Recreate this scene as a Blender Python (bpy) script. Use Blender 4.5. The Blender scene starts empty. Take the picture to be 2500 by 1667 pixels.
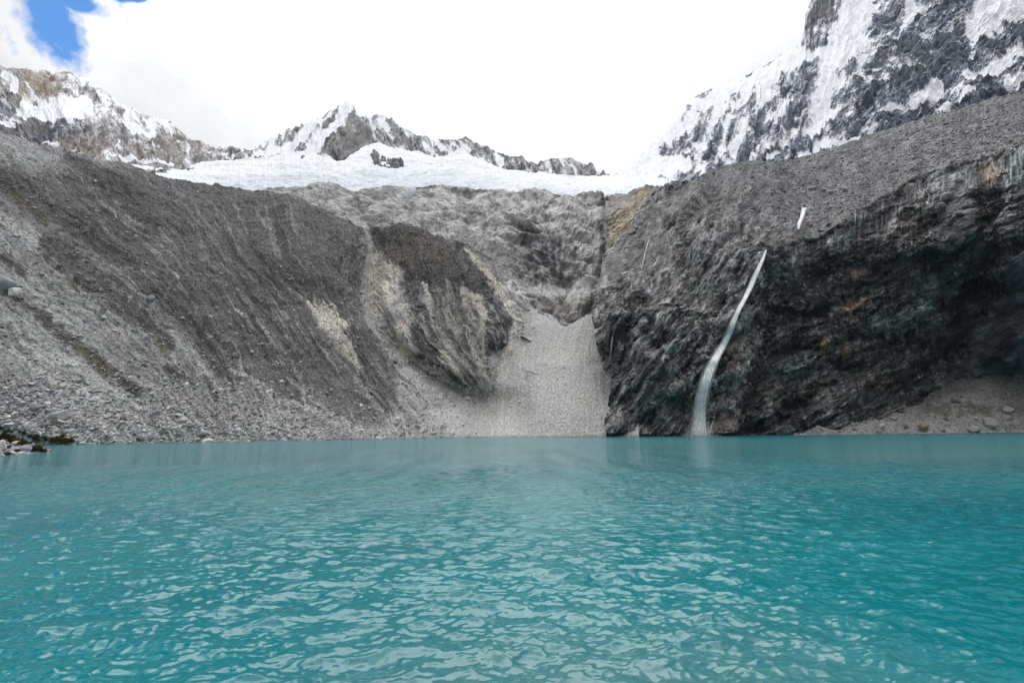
import bpy, math, random
import numpy as np
from mathutils import Matrix
rng = np.random.default_rng(7); random.seed(7)
S = bpy.context.scene; C = S.collection
Q = 0.85                      # tessellation density
# ---------------- camera ----------------
W0, H0, F = 2500., 1667., 2500*16/36.
CAMH = 3.0
PITCH = math.atan((1048-H0/2)/F); ROLL = math.radians(0.43)
cam = bpy.data.objects.new('camera', bpy.data.cameras.new('camera')); C.objects.link(cam)
cam.data.lens = 16; cam.data.sensor_width = 36; cam.data.clip_start = 0.1; cam.data.clip_end = 20000
MR = Matrix.Rotation(math.pi/2+PITCH, 4, 'X') @ Matrix.Rotation(-ROLL, 4, 'Z')
cam.matrix_world = Matrix.Translation((0, 0, CAMH)) @ MR
S.camera = cam
R3 = np.array(MR.to_3x3())
def ray(x, y):
    x = np.asarray(x, float); y = np.asarray(y, float)
    l = np.stack([(x-W0/2)/F, (H0/2-y)/F, -np.ones_like(x+y)], -1)
    d = l @ R3.T
    return d/d[..., 1:2]
def pt(x, y, Y):
    return ray(x, y)*np.asarray(Y, float)[..., None] + np.array([0, 0, CAMH])
def shoreY(x, y):
    return -CAMH/ray(x, y)[..., 2]
# ---------------- light ----------------
SUN_AZ, SUN_EL = math.radians(-8), math.radians(57)     # azimuth from +Y towards +X
sdir = np.array([math.sin(SUN_AZ)*math.cos(SUN_EL), math.cos(SUN_AZ)*math.cos(SUN_EL), math.sin(SUN_EL)])
sl = bpy.data.lights.new('sun', 'SUN'); sl.energy = 1.4; sl.angle = math.radians(56); sl.color = (1, .96, .9)
so = bpy.data.objects.new('sun', sl); C.objects.link(so)
from mathutils import Vector
so.rotation_euler = Vector(sdir).to_track_quat('Z', 'Y').to_euler()
S.view_settings.view_transform = 'Standard'; S.view_settings.look = 'None'
S.view_settings.exposure = 0.46; S.view_settings.gamma = 1
S.render.engine = 'CYCLES'
wd = bpy.data.worlds.new('World'); S.world = wd; wd.use_nodes = True
N = wd.node_tree.nodes; L = wd.node_tree.links; N.clear()
def nd(T, **k):
    n = N.new(T)
    for a, b in k.items(): setattr(n, a, b)
    return n
def mth(op, a, b=None, c=None, clamp=False):
    n = nd('ShaderNodeMath', operation=op); n.use_clamp = clamp
    for i, q in enumerate((a, b, c)):
        if q is None: continue
        if isinstance(q, (int, float)): n.inputs[i].default_value = q
        else: L.new(q, n.inputs[i])
    return n.outputs[0]
def sky():
    tc = nd('ShaderNodeTexCoord'); g = tc.outputs['Generated']
    st = nd('ShaderNodeTexSky', sky_type='NISHITA'); st.sun_disc = False
    st.sun_elevation = SUN_EL; st.sun_rotation = SUN_AZ % (2*math.pi); st.altitude = 4300; st.air_density = 1.5; st.dust_density = 0; st.ozone_density = 8
    tn = nd('ShaderNodeVectorMath', operation='MULTIPLY'); L.new(st.outputs[0], tn.inputs[0]); tn.inputs[1].default_value = (.62, 1.0, 1.12); b1 = nd('ShaderNodeBackground'); L.new(tn.outputs[0], b1.inputs[0]); b1.inputs[1].default_value = 0.125
    def noise(scale, detail, rough=.55):
        n = nd('ShaderNodeTexNoise'); L.new(g, n.inputs['Vector'])
        n.inputs['Scale'].default_value = scale; n.inputs['Detail'].default_value = detail; n.inputs['Roughness'].default_value = rough
        return n.outputs[0]
    def dot(v):
        n = nd('ShaderNodeVectorMath', operation='DOT_PRODUCT'); L.new(g, n.inputs[0]); n.inputs[1].default_value = tuple(v); return n.outputs['Value']
    nz = noise(9, 8, .6); nz2 = noise(2.6, 6); nz3 = noise(34, 6, .65)
    # openings in the cloud deck, as directions on the sky
    def hole(cx, cy, ax, ay, ra, rb):
        c = ray(cx, cy); c = c/np.linalg.norm(c); e = ray(cx+ax, cy+ay); e = e/np.linalg.norm(e)
        u = e-c*(e@c); u /= np.linalg.norm(u); v = np.cross(c, u)
        a = mth('DIVIDE', dot(u), ra); b = mth('DIVIDE', dot(v), rb)
        r = mth('SQRT', mth('ADD', mth('MULTIPLY', a, a), mth('MULTIPLY', b, b)))
        back = mth('MULTIPLY', mth('LESS_THAN', dot(c), 0.0), 50.0)
        return mth('ADD', mth('SUBTRACT', 1.0, r), mth('MULTIPLY', back, -1.0))
    k = 1/1650.
    hs = [hole(112, 8, 45, 100, 132*k, 60*k), hole(160, 2, 100, 20, 72*k, 26*k), hole(150, 96, 80, 40, 42*k, 14*k), hole(325, -6, 100, 0, 42*k, 12*k),
          hole(-300, -700, 100, 0, .35, .2), hole(2300, -1100, 100, 0, .45, .3), hole(900, -1500, 100, 0, .4, .3)]
    m = hs[0]
    for h in hs[1:]: m = mth('MAXIMUM', m, h)
    m = mth('ADD', m, mth('MULTIPLY', mth('SUBTRACT', nz, .5), 2.2)); m = mth('ADD', m, mth('MULTIPLY', mth('SUBTRACT', nz3, .5), .9))
    m = mth('MULTIPLY', m, 2.4, clamp=True)            # 1 = clear sky
    # cloud deck: brighter overhead than at the horizon, and round the veiled sun
    sg = mth('MULTIPLY_ADD', dot(sdir), .5, .5); el = mth('MAXIMUM', dot((0, 0, 1)), 0.0)
    br = mth('MULTIPLY_ADD', mth('POWER', el, 5.0), 2.9, .235); br = mth('MULTIPLY_ADD', mth('POWER', sg, 7.0), .8, br)
    br = mth('MULTIPLY', br, mth('ADD', 1.0, mth('ADD', mth('MULTIPLY', mth('SUBTRACT', nz2, .5), 1.1), mth('MULTIPLY', mth('SUBTRACT', nz, .5), .25))))
    cc = nd('ShaderNodeCombineColor'); L.new(mth('MULTIPLY', br, .995), cc.inputs[0]); L.new(br, cc.inputs[1]); L.new(mth('MULTIPLY', br, 1.01), cc.inputs[2])
    b2 = nd('ShaderNodeBackground'); L.new(cc.outputs[0], b2.inputs[0]); b2.inputs[1].default_value = .95
    mx = nd('ShaderNodeMixShader'); L.new(m, mx.inputs[0]); L.new(b2.outputs[0], mx.inputs[1]); L.new(b1.outputs[0], mx.inputs[2])
    o = nd('ShaderNodeOutputWorld'); L.new(mx.outputs[0], o.inputs[0])
sky()
# ---------------- numeric helpers ----------------
_perm = rng.permutation(65536).astype(np.int64); _g2 = rng.uniform(0, 2*np.pi, 65536); _gx = np.cos(_g2).astype(np.float32); _gy = np.sin(_g2).astype(np.float32)
_g3 = rng.normal(size=(65536, 3)); _g3 = (_g3/np.linalg.norm(_g3, axis=1, keepdims=True)).astype(np.float32)
_r1 = rng.random(65536).astype(np.float32); _r2 = rng.random(65536).astype(np.float32)
def hsh(i, j, k=0): return _perm[(_perm[(i*7919+k*104729) & 65535]+j*31337) & 65535]
def fade(t): return t*t*t*(t*(t*6-15)+10)
def p2(x, y, seed=0):
    x = np.asarray(x, np.float32)+seed*17.31; y = np.asarray(y, np.float32)+seed*5.7
    ix = np.floor(x).astype(np.int64); iy = np.floor(y).astype(np.int64); fx = (x-ix).astype(np.float32); fy = (y-iy).astype(np.float32)
    u = fade(fx); v = fade(fy); r = []
    for a in (0, 1):
        for b in (0, 1):
            h = hsh(ix+a, iy+b, seed); r.append(_gx[h]*(fx-a)+_gy[h]*(fy-b))
    return ((r[0]*(1-v)+r[1]*v)*(1-u)+(r[2]*(1-v)+r[3]*v)*u)*1.5
def p3(x, y, z, seed=0):
    x = np.asarray(x, np.float32)+seed*17.31; y = np.asarray(y, np.float32)+seed*5.7; z = np.asarray(z, np.float32)
    ix = np.floor(x).astype(np.int64); iy = np.floor(y).astype(np.int64); iz = np.floor(z).astype(np.int64)
    fx = (x-ix).astype(np.float32); fy = (y-iy).astype(np.float32); fz = (z-iz).astype(np.float32); u = fade(fx); v = fade(fy); w = fade(fz)
    out = 0
    for a in (0, 1):
        for b in (0, 1):
            for c in (0, 1):
                g = _g3[hsh(ix+a, iy+b, 11*(iz+c)+seed)]
                out = out+(g[..., 0]*(fx-a)+g[..., 1]*(fy-b)+g[..., 2]*(fz-c))*((u if a else 1-u)*(v if b else 1-v)*(w if c else 1-w))
    return out*1.6
def fbm2(x, y, o, seed=0, g=.5, ridge=False):
    r = 0; a = 1; t = 0
    for i in range(o):
        n = p2(x*2**i, y*2**i, seed+i)
        if ridge: n = 1-2*np.abs(n)
        r = r+a*n; t += a; a *= g
    return r/t
def fbm3(P, sc, o, seed=0, g=.5, ridge=False):
    r = 0; a = 1; t = 0
    for i in range(o):
        f = 2.03**i
        n = p3(P[..., 0]*sc[0]*f, P[..., 1]*sc[1]*f, P[..., 2]*sc[2]*f, seed+i)
        if ridge: n = 1-2*np.abs(n)
        r = r+a*n; t += a; a *= g
    return r/t
def facet(x, y, seed=0, tilt=1.):
    """broken rock faces: continuous flat facets on a warped triangle lattice; returns height and a random value per facet"""
    x = np.asarray(x, np.float32)*.75+seed*3.3; y = np.asarray(y, np.float32)*.75
    wx = p2(x*.9, y*.9, seed+200); wy = p2(x*.9+40, y*.9, seed+201); x = x+.55*wx; y = y+.55*wy
    k = (x+y)*.366; u = x+k; v = y+k; i = np.floor(u).astype(np.int64); j = np.floor(v).astype(np.int64); fu = u-i; fv = v-j
    h = lambda a, b: _r1[hsh(i+a, j+b, seed)]
    h0, h3 = h(0, 0), h(1, 1); m = fu > fv; hm = np.where(m, h(1, 0), h(0, 1)); a = np.maximum(fu, fv); b = np.minimum(fu, fv)
    return (h0+a*(hm-h0)+b*(h3-hm)-.5)*tilt*1.3, _r2[hsh(i, j, seed+5+3*m.astype(np.int64))]
def saw(x, sharp=.82):
    f = x-np.floor(x); return np.where(f < sharp, f/sharp, (1-f)/(1-sharp))-.5
def ss(a, b, x):
    t = np.clip((x-a)/(b-a), 0, 1); return t*t*(3-2*t)
def mix(c, d, m): return c*(1-m[..., None])+np.asarray(d)*m[..., None]
def tps(pts):
    pts = np.array(pts, float); X = pts[:, :2]/500; v = pts[:, 2]
    n = len(X); r = np.linalg.norm(X[:, None]-X[None], axis=-1); K = r*r*np.log(r+1e-9)+1e-3*np.eye(n)
    Pm = np.c_[np.ones(n), X]; A = np.block([[K, Pm], [Pm.T, np.zeros((3, 3))]]); w = np.linalg.solve(A, np.r_[v, 0, 0, 0])
    def f(x, y):
        o = w[n]+w[n+1]*x/500+w[n+2]*y/500
        for i in range(n):
            r2 = (x/500-X[i, 0])**2+(y/500-X[i, 1])**2; o = o+w[i]*.5*r2*np.log(r2+1e-12)
        return o
    return f
def dseg(x, y, pl, val=None):
    """distance to polyline, plus a value interpolated along it"""
    best = np.full(x.shape, 1e9); bv = np.zeros(x.shape)
    for i in range(len(pl)-1):
        ax, ay = pl[i][:2]; bx, by = pl[i+1][:2]; dx, dy = bx-ax, by-ay
        t = np.clip(((x-ax)*dx+(y-ay)*dy)/(dx*dx+dy*dy), 0, 1); d = np.hypot(x-ax-t*dx, y-ay-t*dy)
        m = d < best; best = np.where(m, d, best)
        if val: bv = np.where(m, val[i]+(val[i+1]-val[i])*t, bv)
    return (best, bv) if val else best
def sdpoly(x, y, pg):
    d = dseg(x, y, list(pg)+[pg[0]]); ins = np.zeros(x.shape, bool)
    for i in range(len(pg)):
        ax, ay = pg[i]; bx, by = pg[(i+1) % len(pg)]
        if ay == by: continue
        ins ^= ((ay > y) != (by > y)) & (x < (bx-ax)*(y-ay)/(by-ay)+ax)
    return np.where(ins, d, -d)
def curve(pl):
    a = np.array(pl, float); return lambda x: np.interp(x, a[:, 0], a[:, 1])
class Grid:
    """a sheet of ground between two lines; u runs along it, v up it"""
    def __init__(s, x0, x1, nx, ny, bot, top, jag=0, jf=.05, seed=1):
        s.nx, s.ny = int(nx*Q), int(ny*Q); s.xs = np.linspace(x0, x1, s.nx); v = np.linspace(0, 1, s.ny)
        b = bot(s.xs); t = top(s.xs)
        if jag: t = t+jag*(fbm2(s.xs*jf, s.xs*0+.5, 5, seed, .62))
        s.x = np.repeat(s.xs[None], s.ny, 0); s.v = np.repeat(v[:, None], s.nx, 1); s.y = b[None]+(t-b)[None]*v[:, None]
        s.k = 5
    def co(s, f):
        """evaluate a smooth field on every 5th point, then interpolate"""
        k = s.k; ii = np.unique(np.r_[np.arange(0, s.ny, k), s.ny-1]); jj = np.unique(np.r_[np.arange(0, s.nx, k), s.nx-1])
        g = f(s.x[np.ix_(ii, jj)], s.y[np.ix_(ii, jj)])
        a = np.arange(s.ny); i0 = np.clip(np.searchsorted(ii, a, 'right')-1, 0, len(ii)-2); tv = ((a-ii[i0])/(ii[i0+1]-ii[i0]))[:, None]
        c = np.arange(s.nx); j0 = np.clip(np.searchsorted(jj, c, 'right')-1, 0, len(jj)-2); tu = ((c-jj[j0])/(jj[j0+1]-jj[j0]))[None]
        g = g[i0]*(1-tv)+g[i0+1]*tv
        return g[:, j0]*(1-tu)+g[:, j0+1]*tu
    def depth(s, pts, shore=None):
        kn = [(x, y, math.log(Y)) for x, y, Y in pts]
        if shore is not None:
            for x, y in shore: kn.append((x, y, math.log(float(shoreY(x, y)))))
        f = tps(kn); s.Y = np.exp(s.co(f))
    def line(s, pl, w, soft=.5, rough=0, rf=.1, seed=5):
        """1 on a line of the given half-widths, fading to 0"""
        d = s.co(lambda x, y: dseg(x, y, pl)); wv = s.co(lambda x, y: dseg(x, y, pl, w)[1])
        if rough: d = d+rough*wv*fbm2(s.x*rf, s.y*rf, 4, seed, .6)
        return 1-ss(1-soft, 1+soft, d/wv)
    def poly(s, pg, soft=6, rough=0, rf=.03, seed=5, n=None):
        d = s.co(lambda x, y: sdpoly(x, y, pg))
        if rough: d = d+rough*(fbm2(s.x*rf, s.y*rf, 5, seed, .6) if n is None else n)
        return ss(-soft, soft, d)
    def base(s):
        s.P = pt(s.x, s.y, s.Y); s.nrm()
    def nrm(s):
        P = s.P; du = np.gradient(P, axis=1); dv = np.gradient(P, axis=0); n = np.cross(du, dv)
        s.n = n/(np.linalg.norm(n, axis=-1, keepdims=True)+1e-12)
    def disp(s, h, out=0.):
        n = s.n
        if out:
            o = s.P*[-1., -1., 0]; o /= np.linalg.norm(o, axis=-1, keepdims=True); n = n*(1-out)+o*out; n = n/np.linalg.norm(n, axis=-1, keepdims=True)
        s.P = s.P+n*h[..., None]
    def proj(s):
        if not hasattr(s, 'px'):
            q = (s.P-[0, 0, CAMH])@R3; q[..., 2] = np.minimum(q[..., 2], -1e-3); s.px = W0/2-F*q[..., 0]/q[..., 2]; s.py = H0/2+F*q[..., 1]/q[..., 2]; s.dd = np.linalg.norm(s.P-[0, 0, CAMH], axis=-1)
        return s.px, s.py, s.dd
    def near(s, x, y, rad=4.):
        px, py, dd = s.proj(); m = (np.abs(px-x) < rad)&(np.abs(py-y) < rad)
        if not m.any(): return s.near(x, y, rad*2)
        return float(np.percentile(dd[m], 10))
    def at(s, x, y, off=0.):
        d = s.near(x, y); r_ = ray(x, y); r_ /= np.linalg.norm(r_); return r_*(d-off)+np.array([0, 0, CAMH])
    def build(s, name, mat, col, rough=None, skirt=((3, -1), (9, -8), (25, -30), (60, -90)), foot=4., smooth=False, kind='structure', label=None, edge=False):
        P = s.P; col = np.clip(np.asarray(col), 0.004, .93); al = np.full(s.x.shape, .9) if rough is None else rough
        rows = [P]; cs = [np.concatenate([col, al[..., None]], -1)]
        if foot:
            b = P[:1]+np.array([0, 0, -foot]); rows.insert(0, b); cs.insert(0, cs[0][:1])
        o = ray(s.xs, s.xs*0+900.); o[:, 2] = 0; o /= np.linalg.norm(o, axis=1, keepdims=True)
        for d, z in skirt:
            rows.append(P[-1:]+o[None]*d+np.array([0, 0, z])); cs.append(cs[-1][-1:])
        P = np.concatenate(rows, 0); cc = np.concatenate(cs, 0)
        if edge:       # wrap the left edge back into the hillside
            e = []; ec = []
            for d, dx in ((45, 14), (20, 7), (8, 2)):
                e.append(P[:, :1]+np.array([dx, d, 0])); ec.append(cc[:, :1])
            P = np.concatenate(e+[P], 1); cc = np.concatenate(ec+[cc], 1)
        return sheet(name, P, cc, mat, smooth, kind, label)
def sheet(name, P, cc, mat, smooth=False, kind='structure', label=None):
    ny, nx = P.shape[:2]; me = bpy.data.meshes.new(name)
    idx = np.arange(ny*nx).reshape(ny, nx)
    q = np.stack([idx[:-1, :-1], idx[:-1, 1:], idx[1:, 1:], idx[1:, :-1]], -1).reshape(-1)
    return raw(name, P.reshape(-1, 3), q, 4, None if cc is None else cc.reshape(-1, 4), mat, smooth, kind, label)
def raw(name, V, q, k, cc, mat, smooth=False, kind=None, label=None, parent=None):
    me = bpy.data.meshes.new(name); nf = len(q)//k
    me.vertices.add(len(V)); me.vertices.foreach_set('co', np.asarray(V, np.float32).ravel())
    me.loops.add(len(q)); me.loops.foreach_set('vertex_index', np.asarray(q, np.int32))
    me.polygons.add(nf); me.polygons.foreach_set('loop_start', np.arange(0, nf*k, k, dtype=np.int32))
    me.polygons.foreach_set('use_smooth', np.full(nf, smooth))
    if cc is not None:
        a = me.color_attributes.new('Col', 'FLOAT_COLOR', 'POINT'); a.data.foreach_set('color', np.asarray(cc, np.float32).ravel())
    me.materials.append(mat); me.update(calc_edges=True)
    o = bpy.data.objects.new(name, me); C.objects.link(o)
    if kind: o['kind'] = kind
    if label: o['label'] = label
    if parent: o.parent = parent
    return o
def tag(o, label, cat, group=None):
    o['label'] = label; o['category'] = cat
    if group: o['group'] = group
    return o
# ---------------- materials ----------------
def mat(name, scale=1.5, var=.35, bump=.3, bdist=.2, spec=.3, det=8):
    m = bpy.data.materials.new(name); m.use_nodes = True; n = m.node_tree.nodes; l = m.node_tree.links; b = n['Principled BSDF']
    a = n.new('ShaderNodeAttribute'); a.attribute_name = 'Col'
    tc = n.new('ShaderNodeTexCoord'); nz = n.new('ShaderNodeTexNoise'); l.new(tc.outputs['Object'], nz.inputs['Vector'])
    nz.inputs['Scale'].default_value = scale; nz.inputs['Detail'].default_value = det; nz.inputs['Roughness'].default_value = .65
    r = n.new('ShaderNodeMapRange'); l.new(nz.outputs[0], r.inputs[0]); r.inputs[1].default_value = .3; r.inputs[2].default_value = .7
    r.inputs[3].default_value = 1-var; r.inputs[4].default_value = 1+var
    v = n.new('ShaderNodeVectorMath'); v.operation = 'SCALE'; l.new(a.outputs['Color'], v.inputs[0]); l.new(r.outputs[0], v.inputs['Scale'])
    l.new(v.outputs[0], b.inputs['Base Color']); l.new(a.outputs['Alpha'], b.inputs['Roughness'])
    b.inputs['Specular IOR Level'].default_value = spec
    if bump:
        bp = n.new('ShaderNodeBump'); bp.inputs['Strength'].default_value = bump; bp.inputs['Distance'].default_value = bdist
        l.new(nz.outputs[0], bp.inputs['Height']); l.new(bp.outputs[0], b.inputs['Normal'])
    return m
M_scree = mat('scree_ground', 1.2, .45, .6, .5); M_rock = mat('cliff_rock', 1.0, .45, .8, .6, .55)
M_far = mat('mountain_rock_and_snow', .08, .12, .2, 2.0, .2); M_stone = mat('loose_stone', 2.5, .2, .3, .1); M_ice = mat('glacier_ice', .03, .05, .25, 4.0, .3)
# ================= left moraine, spur and debris fan =================
crest = [(-250, 262), (-100, 300), (0, 326), (39, 335), (104, 353), (167, 374), (238, 387), (313, 399), (357, 416), (417, 434), (468, 447), (521, 451), (596, 462), (700, 475), (753, 493), (798, 516), (828, 531), (866, 551), (886, 558), (896, 557), (947, 546), (983, 542), (1006, 547), (1027, 560), (1066, 574), (1110, 588), (1134, 595), (1179, 618), (1214, 636), (1232, 660), (1259, 692), (1268, 715), (1283, 746), (1313, 758), (1349, 770), (1369, 795), (1387, 796), (1429, 770), (1447, 764), (1560, 762)]
shoreA = [(-250, 1086), (0, 1086), (150, 1086), (300, 1083), (500, 1080), (700, 1077), (900, 1073), (1100, 1070), (1300, 1067.5), (1480, 1066), (1560, 1066)]
A = Grid(-250, 1560, 1750, 760, curve(shoreA), curve(crest), 2.5, .09, 3)
A.depth([(-250, 1000, 112), (-250, 700, 140), (-250, 300, 210), (0, 1000, 122), (0, 900, 132), (0, 700, 155), (0, 500, 190), (0, 330, 240), (300, 1000, 136), (300, 800, 170), (300, 600, 220), (300, 400, 300), (600, 1000, 155), (600, 800, 205), (600, 600, 285), (600, 465, 380),
 (800, 1000, 168), (800, 800, 222), (800, 600, 310), (800, 516, 375), (890, 560, 385), (893, 700, 305), (960, 860, 232), (1150, 1000, 186), (1000, 550, 370), (1000, 700, 280), (1050, 850, 220), (1150, 940, 198), (1180, 620, 370), (1180, 750, 270), (1250, 700, 320), (1250, 830, 242),
 (1300, 800, 252), (1370, 797, 255), (1440, 770, 258), (1400, 900, 209), (1400, 1000, 184), (1250, 950, 203), (1560, 770, 256), (1560, 900, 212)], shoreA[::2]+[(1480, 1066)])
sA = A.co(tps([(0, 640, 0), (200, 790, 0), (400, 960, 0), (470, 1060, 0), (-200, 500, 0), (133, 626, 1), (365, 799, 1), (474, 941, 1.1), (-200, 400, 1), (0, 350, 2), (250, 570, 2), (398, 700, 2), (544, 918, 2), (240, 390, 3), (450, 600, 3), (600, 800, 3), (700, 1040, 3), (450, 450, 4), (560, 600, 4), (700, 770, 4), (800, 920, 4), (870, 1047, 4),
 (650, 480, 5), (690, 600, 5), (780, 750, 5), (880, 900, 5), (950, 1000, 5), (800, 520, 6), (840, 650, 6), (890, 790, 6), (950, 900, 6), (1060, 1010, 6), (893, 560, 6.4), (893, 700, 6.4), (960, 840, 6.5), (1150, 1000, 6.6), (983, 548, 7.2), (1010, 700, 7.2), (1060, 850, 7.2), (1150, 948, 7.1), (1100, 600, 8.2), (1140, 750, 8.2), (1178, 890, 8), (1200, 1050, 8),
 (1214, 640, 9), (1240, 720, 9), (1250, 850, 9), (1240, 1050, 8.6), (1350, 780, 10), (1300, 900, 10), (1270, 1060, 9.5), (1425, 775, 11.3), (1380, 900, 11), (1340, 1060, 10.5), (1450, 770, 12), (1440, 900, 12), (1410, 1065, 11.6), (1480, 790, 13), (1485, 900, 13), (1485, 1060, 12.6), (0, 1000, -1.8), (-200, 900, -3)]))
G1 = [(893, 556), (905, 600), (898, 650), (891, 700), (895, 760), (920, 805), (960, 850), (1010, 893), (1060, 932), (1150, 990), (1215, 1030)]
G4 = [(1136, 607), (1165, 640), (1189, 670), (1215, 710), (1240, 745), (1262, 780), (1256, 830), (1230, 890), (1220, 960)]
# gullies and ridges in the slope
A.Y = A.Y*(1+.085*A.line(G1, [14, 30, 40, 36, 26, 20, 18, 20, 26, 40, 60], .9)+.07*A.line(G4, [20, 24, 26, 26, 26, 30, 40, 50, 60], .9))
A.Y = A.Y*(1-.06*A.line([(1000, 575), (1090, 650), (1120, 740), (1130, 800)], [40, 50, 50, 34], .98)*.3-.03*A.line([(1130, 640), (1190, 740), (1205, 830)], [14, 20, 16], .9)-.03*A.line([(1010, 700), (1060, 800), (1110, 900)], [14, 18, 14], .9)+.02*A.line([(985, 660), (1005, 740), (985, 800), (990, 850), (1060, 920)], [10, 18, 18, 18, 10], .9))
A.Y = A.Y*(1+.02*A.line([(738, 734), (800, 790), (860, 860), (900, 960)], [6, 22, 20, 14], .9)-.02*A.line([(700, 478), (730, 560), (800, 680), (880, 830), (955, 985)], [20, 40, 50, 40, 20], .95))
A.base()
wA_ = fbm2(A.x/120, A.y/120, 4, 19, .6); st1 = fbm2((sA+.25*wA_)*7, A.y/200, 5, 21, .6); st2 = fbm2((sA+.12*wA_)*20, A.y/70, 4, 31, .65)
fan = A.poly([(1275, 740), (1300, 700), (1500, 740), (1600, 1080), (1100, 1080), (1060, 1000), (1190, 960), (1240, 860)], 20, 30)
nA = fbm3(A.P, (.05, .05, .05), 6, 41, .55); fA = fbm3(A.P, (.55, .55, .55), 4, 51, .65); nB = fbm3(A.P, (.16, .16, .16), 4, 61, .6)
gain = np.clip(A.Y/200, .6, 2.)
st0 = fbm2((sA+.35*wA_)*2.3, A.y/260, 3, 27, .5, True)
A.disp(((1-.9*fan)*((st0*2.2+st1*1.7)*ss(1, .9, A.v)+st2*.4)+nA*2.4*(1-.6*fan)+nB*.9*(1-.6*fan)+fA*.3*(1-.4*fan))*gain*ss(0, .03, A.v+.004))
scr = np.array([.31, .308, .302]); dark = np.array([.072, .068, .066]); tan_ = np.array([.52, .485, .42]); lgt = np.array([.39, .38, .36])
c = np.ones(A.x.shape+(3,))*scr
c = c*np.clip(1+.5*nA+.5*st1+.35*st2, .5, 1.5)[..., None]
stn = 26*st1+20*st2+16*nA+22*nB
dl = A.poly([(-60, 395), (60, 430), (180, 400), (330, 405), (600, 455), (760, 485), (870, 545), (888, 620), (880, 700), (887, 764), (933, 845), (975, 890), (973, 975), (955, 995), (937, 1036), (868, 1050), (800, 1040), (690, 1000), (600, 940), (540, 900), (470, 830), (400, 790), (330, 730), (230, 640), (120, 570), (-50, 470)], 22, 1.6, n=stn)
ds = A.poly([(896, 558), (983, 540), (1060, 570), (1130, 605), (1180, 670), (1215, 740), (1245, 800), (1235, 850), (1195, 870), (1178, 894), (1155, 948), (1080, 930), (1010, 870), (1005, 800), (1010, 760), (985, 720), (975, 690), (985, 660), (940, 630), (918, 600)], 7, .75, n=stn)
lt = ss(.12, .34, st1*.9+st2*.45+.35*nB); c = mix(c, dark*1.5, np.clip(dl*(.95-.62*lt), 0, 1))
c = mix(c, dark*1.05, np.clip(ds*(.98-.6*ss(.1, .3, st1+.6*st2)*ss(690, 760, A.y)-.25*lt), 0, 1))
c = mix(c, (.20, .195, .187), A.poly([(280, 395), (700, 470), (880, 560), (800, 640), (560, 620), (380, 560)], 40, 1.8, n=stn)*(.12+.5*ss(0, .3, st1+.4*st2)))
for pl, w in (([(15, 715), (120, 800), (230, 880), (335, 960)], [8, 12, 13, 16]), ([(125, 600), (230, 700), (365, 799), (420, 850)], [22, 28, 22, 8]), ([(390, 690), (470, 800), (560, 930)], [22, 26, 14]), ([(0, 430), (100, 490), (230, 590), (330, 650)], [22, 18, 16, 14]), ([(410, 900), (440, 920), (475, 942)], [8, 14, 5]), ([(505, 930), (530, 975)], [8, 5]),
              ([(170, 385), (300, 470), (370, 560)], [12, 22, 18]), ([(-100, 560), (20, 640), (60, 680)], [10, 10, 6]), ([(1100, 905), (1200, 1000)], [3, 5])):
    c = mix(c, dark, .9*A.line(pl, [q*1.25 for q in w], .6, 1.4, .06))
c = mix(c, dark*.55, .85*A.poly([(985, 658), (1090, 662), (1180, 690), (1205, 740), (1170, 750), (1120, 722), (1060, 704), (985, 690)], 8, .5, n=stn))
c = mix(c, dark*.6, .6*A.poly([(600, 610), (700, 650), (860, 730), (830, 760), (740, 720), (640, 700)], 14, 1.0, n=stn))
br = np.array([.11, .085, .055])
c = mix(c, br, .35*A.poly([(900, 560), (1060, 575), (1110, 640), (1080, 655), (940, 640)], 24, 1.2, n=stn))
for p in ([(20, 470), (110, 540)], [(60, 640), (100, 660), (180, 700)], [(190, 855), (260, 905)], [(280, 900), (320, 940)], [(380, 835), (400, 850)]):
    c = mix(c, (.10, .082, .045), .7*A.line(p, [9]*len(p), .7, 2.2, .12, 9))
# pale fresh debris
def pale(p, w, a=.85, col=tan_, r=1.2):
    global c
    c = mix(c, col*(1+.22*nB+.2*st2)[..., None], np.clip(a*A.line(p, w, .45, r, .09), 0, 1))
c = mix(c, tan_*(.92+.25*nB)[..., None], .9*A.poly([(893, 560), (910, 600), (935, 632), (984, 658), (966, 690), (972, 715), (938, 765), (922, 780), (893, 758), (884, 690), (893, 640)], 6, .5, n=stn))
pale(G1, [8, 12, 14, 14, 14, 16, 20, 22, 26, 40, 60], .95, lgt*1.05)
pale([(975, 741), (1002, 764), (981, 795), (976, 833), (1004, 866), (1040, 900)], [7, 13, 13, 13, 12, 5])
c = mix(c, (.66, .63, .56), np.clip(1+.9*st2, 0, 1)*.9*A.poly([(738, 732), (784, 752), (846, 800), (815, 808), (790, 815), (768, 778)], 7, .7, n=stn))
pale([(790, 800), (830, 850), (864, 894)], [14, 10, 5], .6)
pale(G4, [5, 11, 14, 16, 13, 9, 12, 14, 18], 1.)
pale([(1128, 714), (1166, 741), (1182, 780), (1174, 833), (1180, 880)], [6, 12, 9, 6, 4]); pale([(1032, 692), (1046, 730), (1048, 748)], [4, 6, 3])
pale([(1080, 860), (1130, 925)], [4, 3]); pale([(1145, 840), (1180, 925)], [5, 6]); pale([(1060, 900), (1110, 935)], [7, 4], .6)
tf = A.poly([(1055, 700), (1136, 715), (1160, 760), (1172, 850), (1150, 930), (1080, 890), (1050, 800)], 14, .9, n=stn)
c = mix(c, tan_*.62, np.clip(tf*(.4+.9*st2+1.2*st1+.8*nB), 0, .8))
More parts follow.
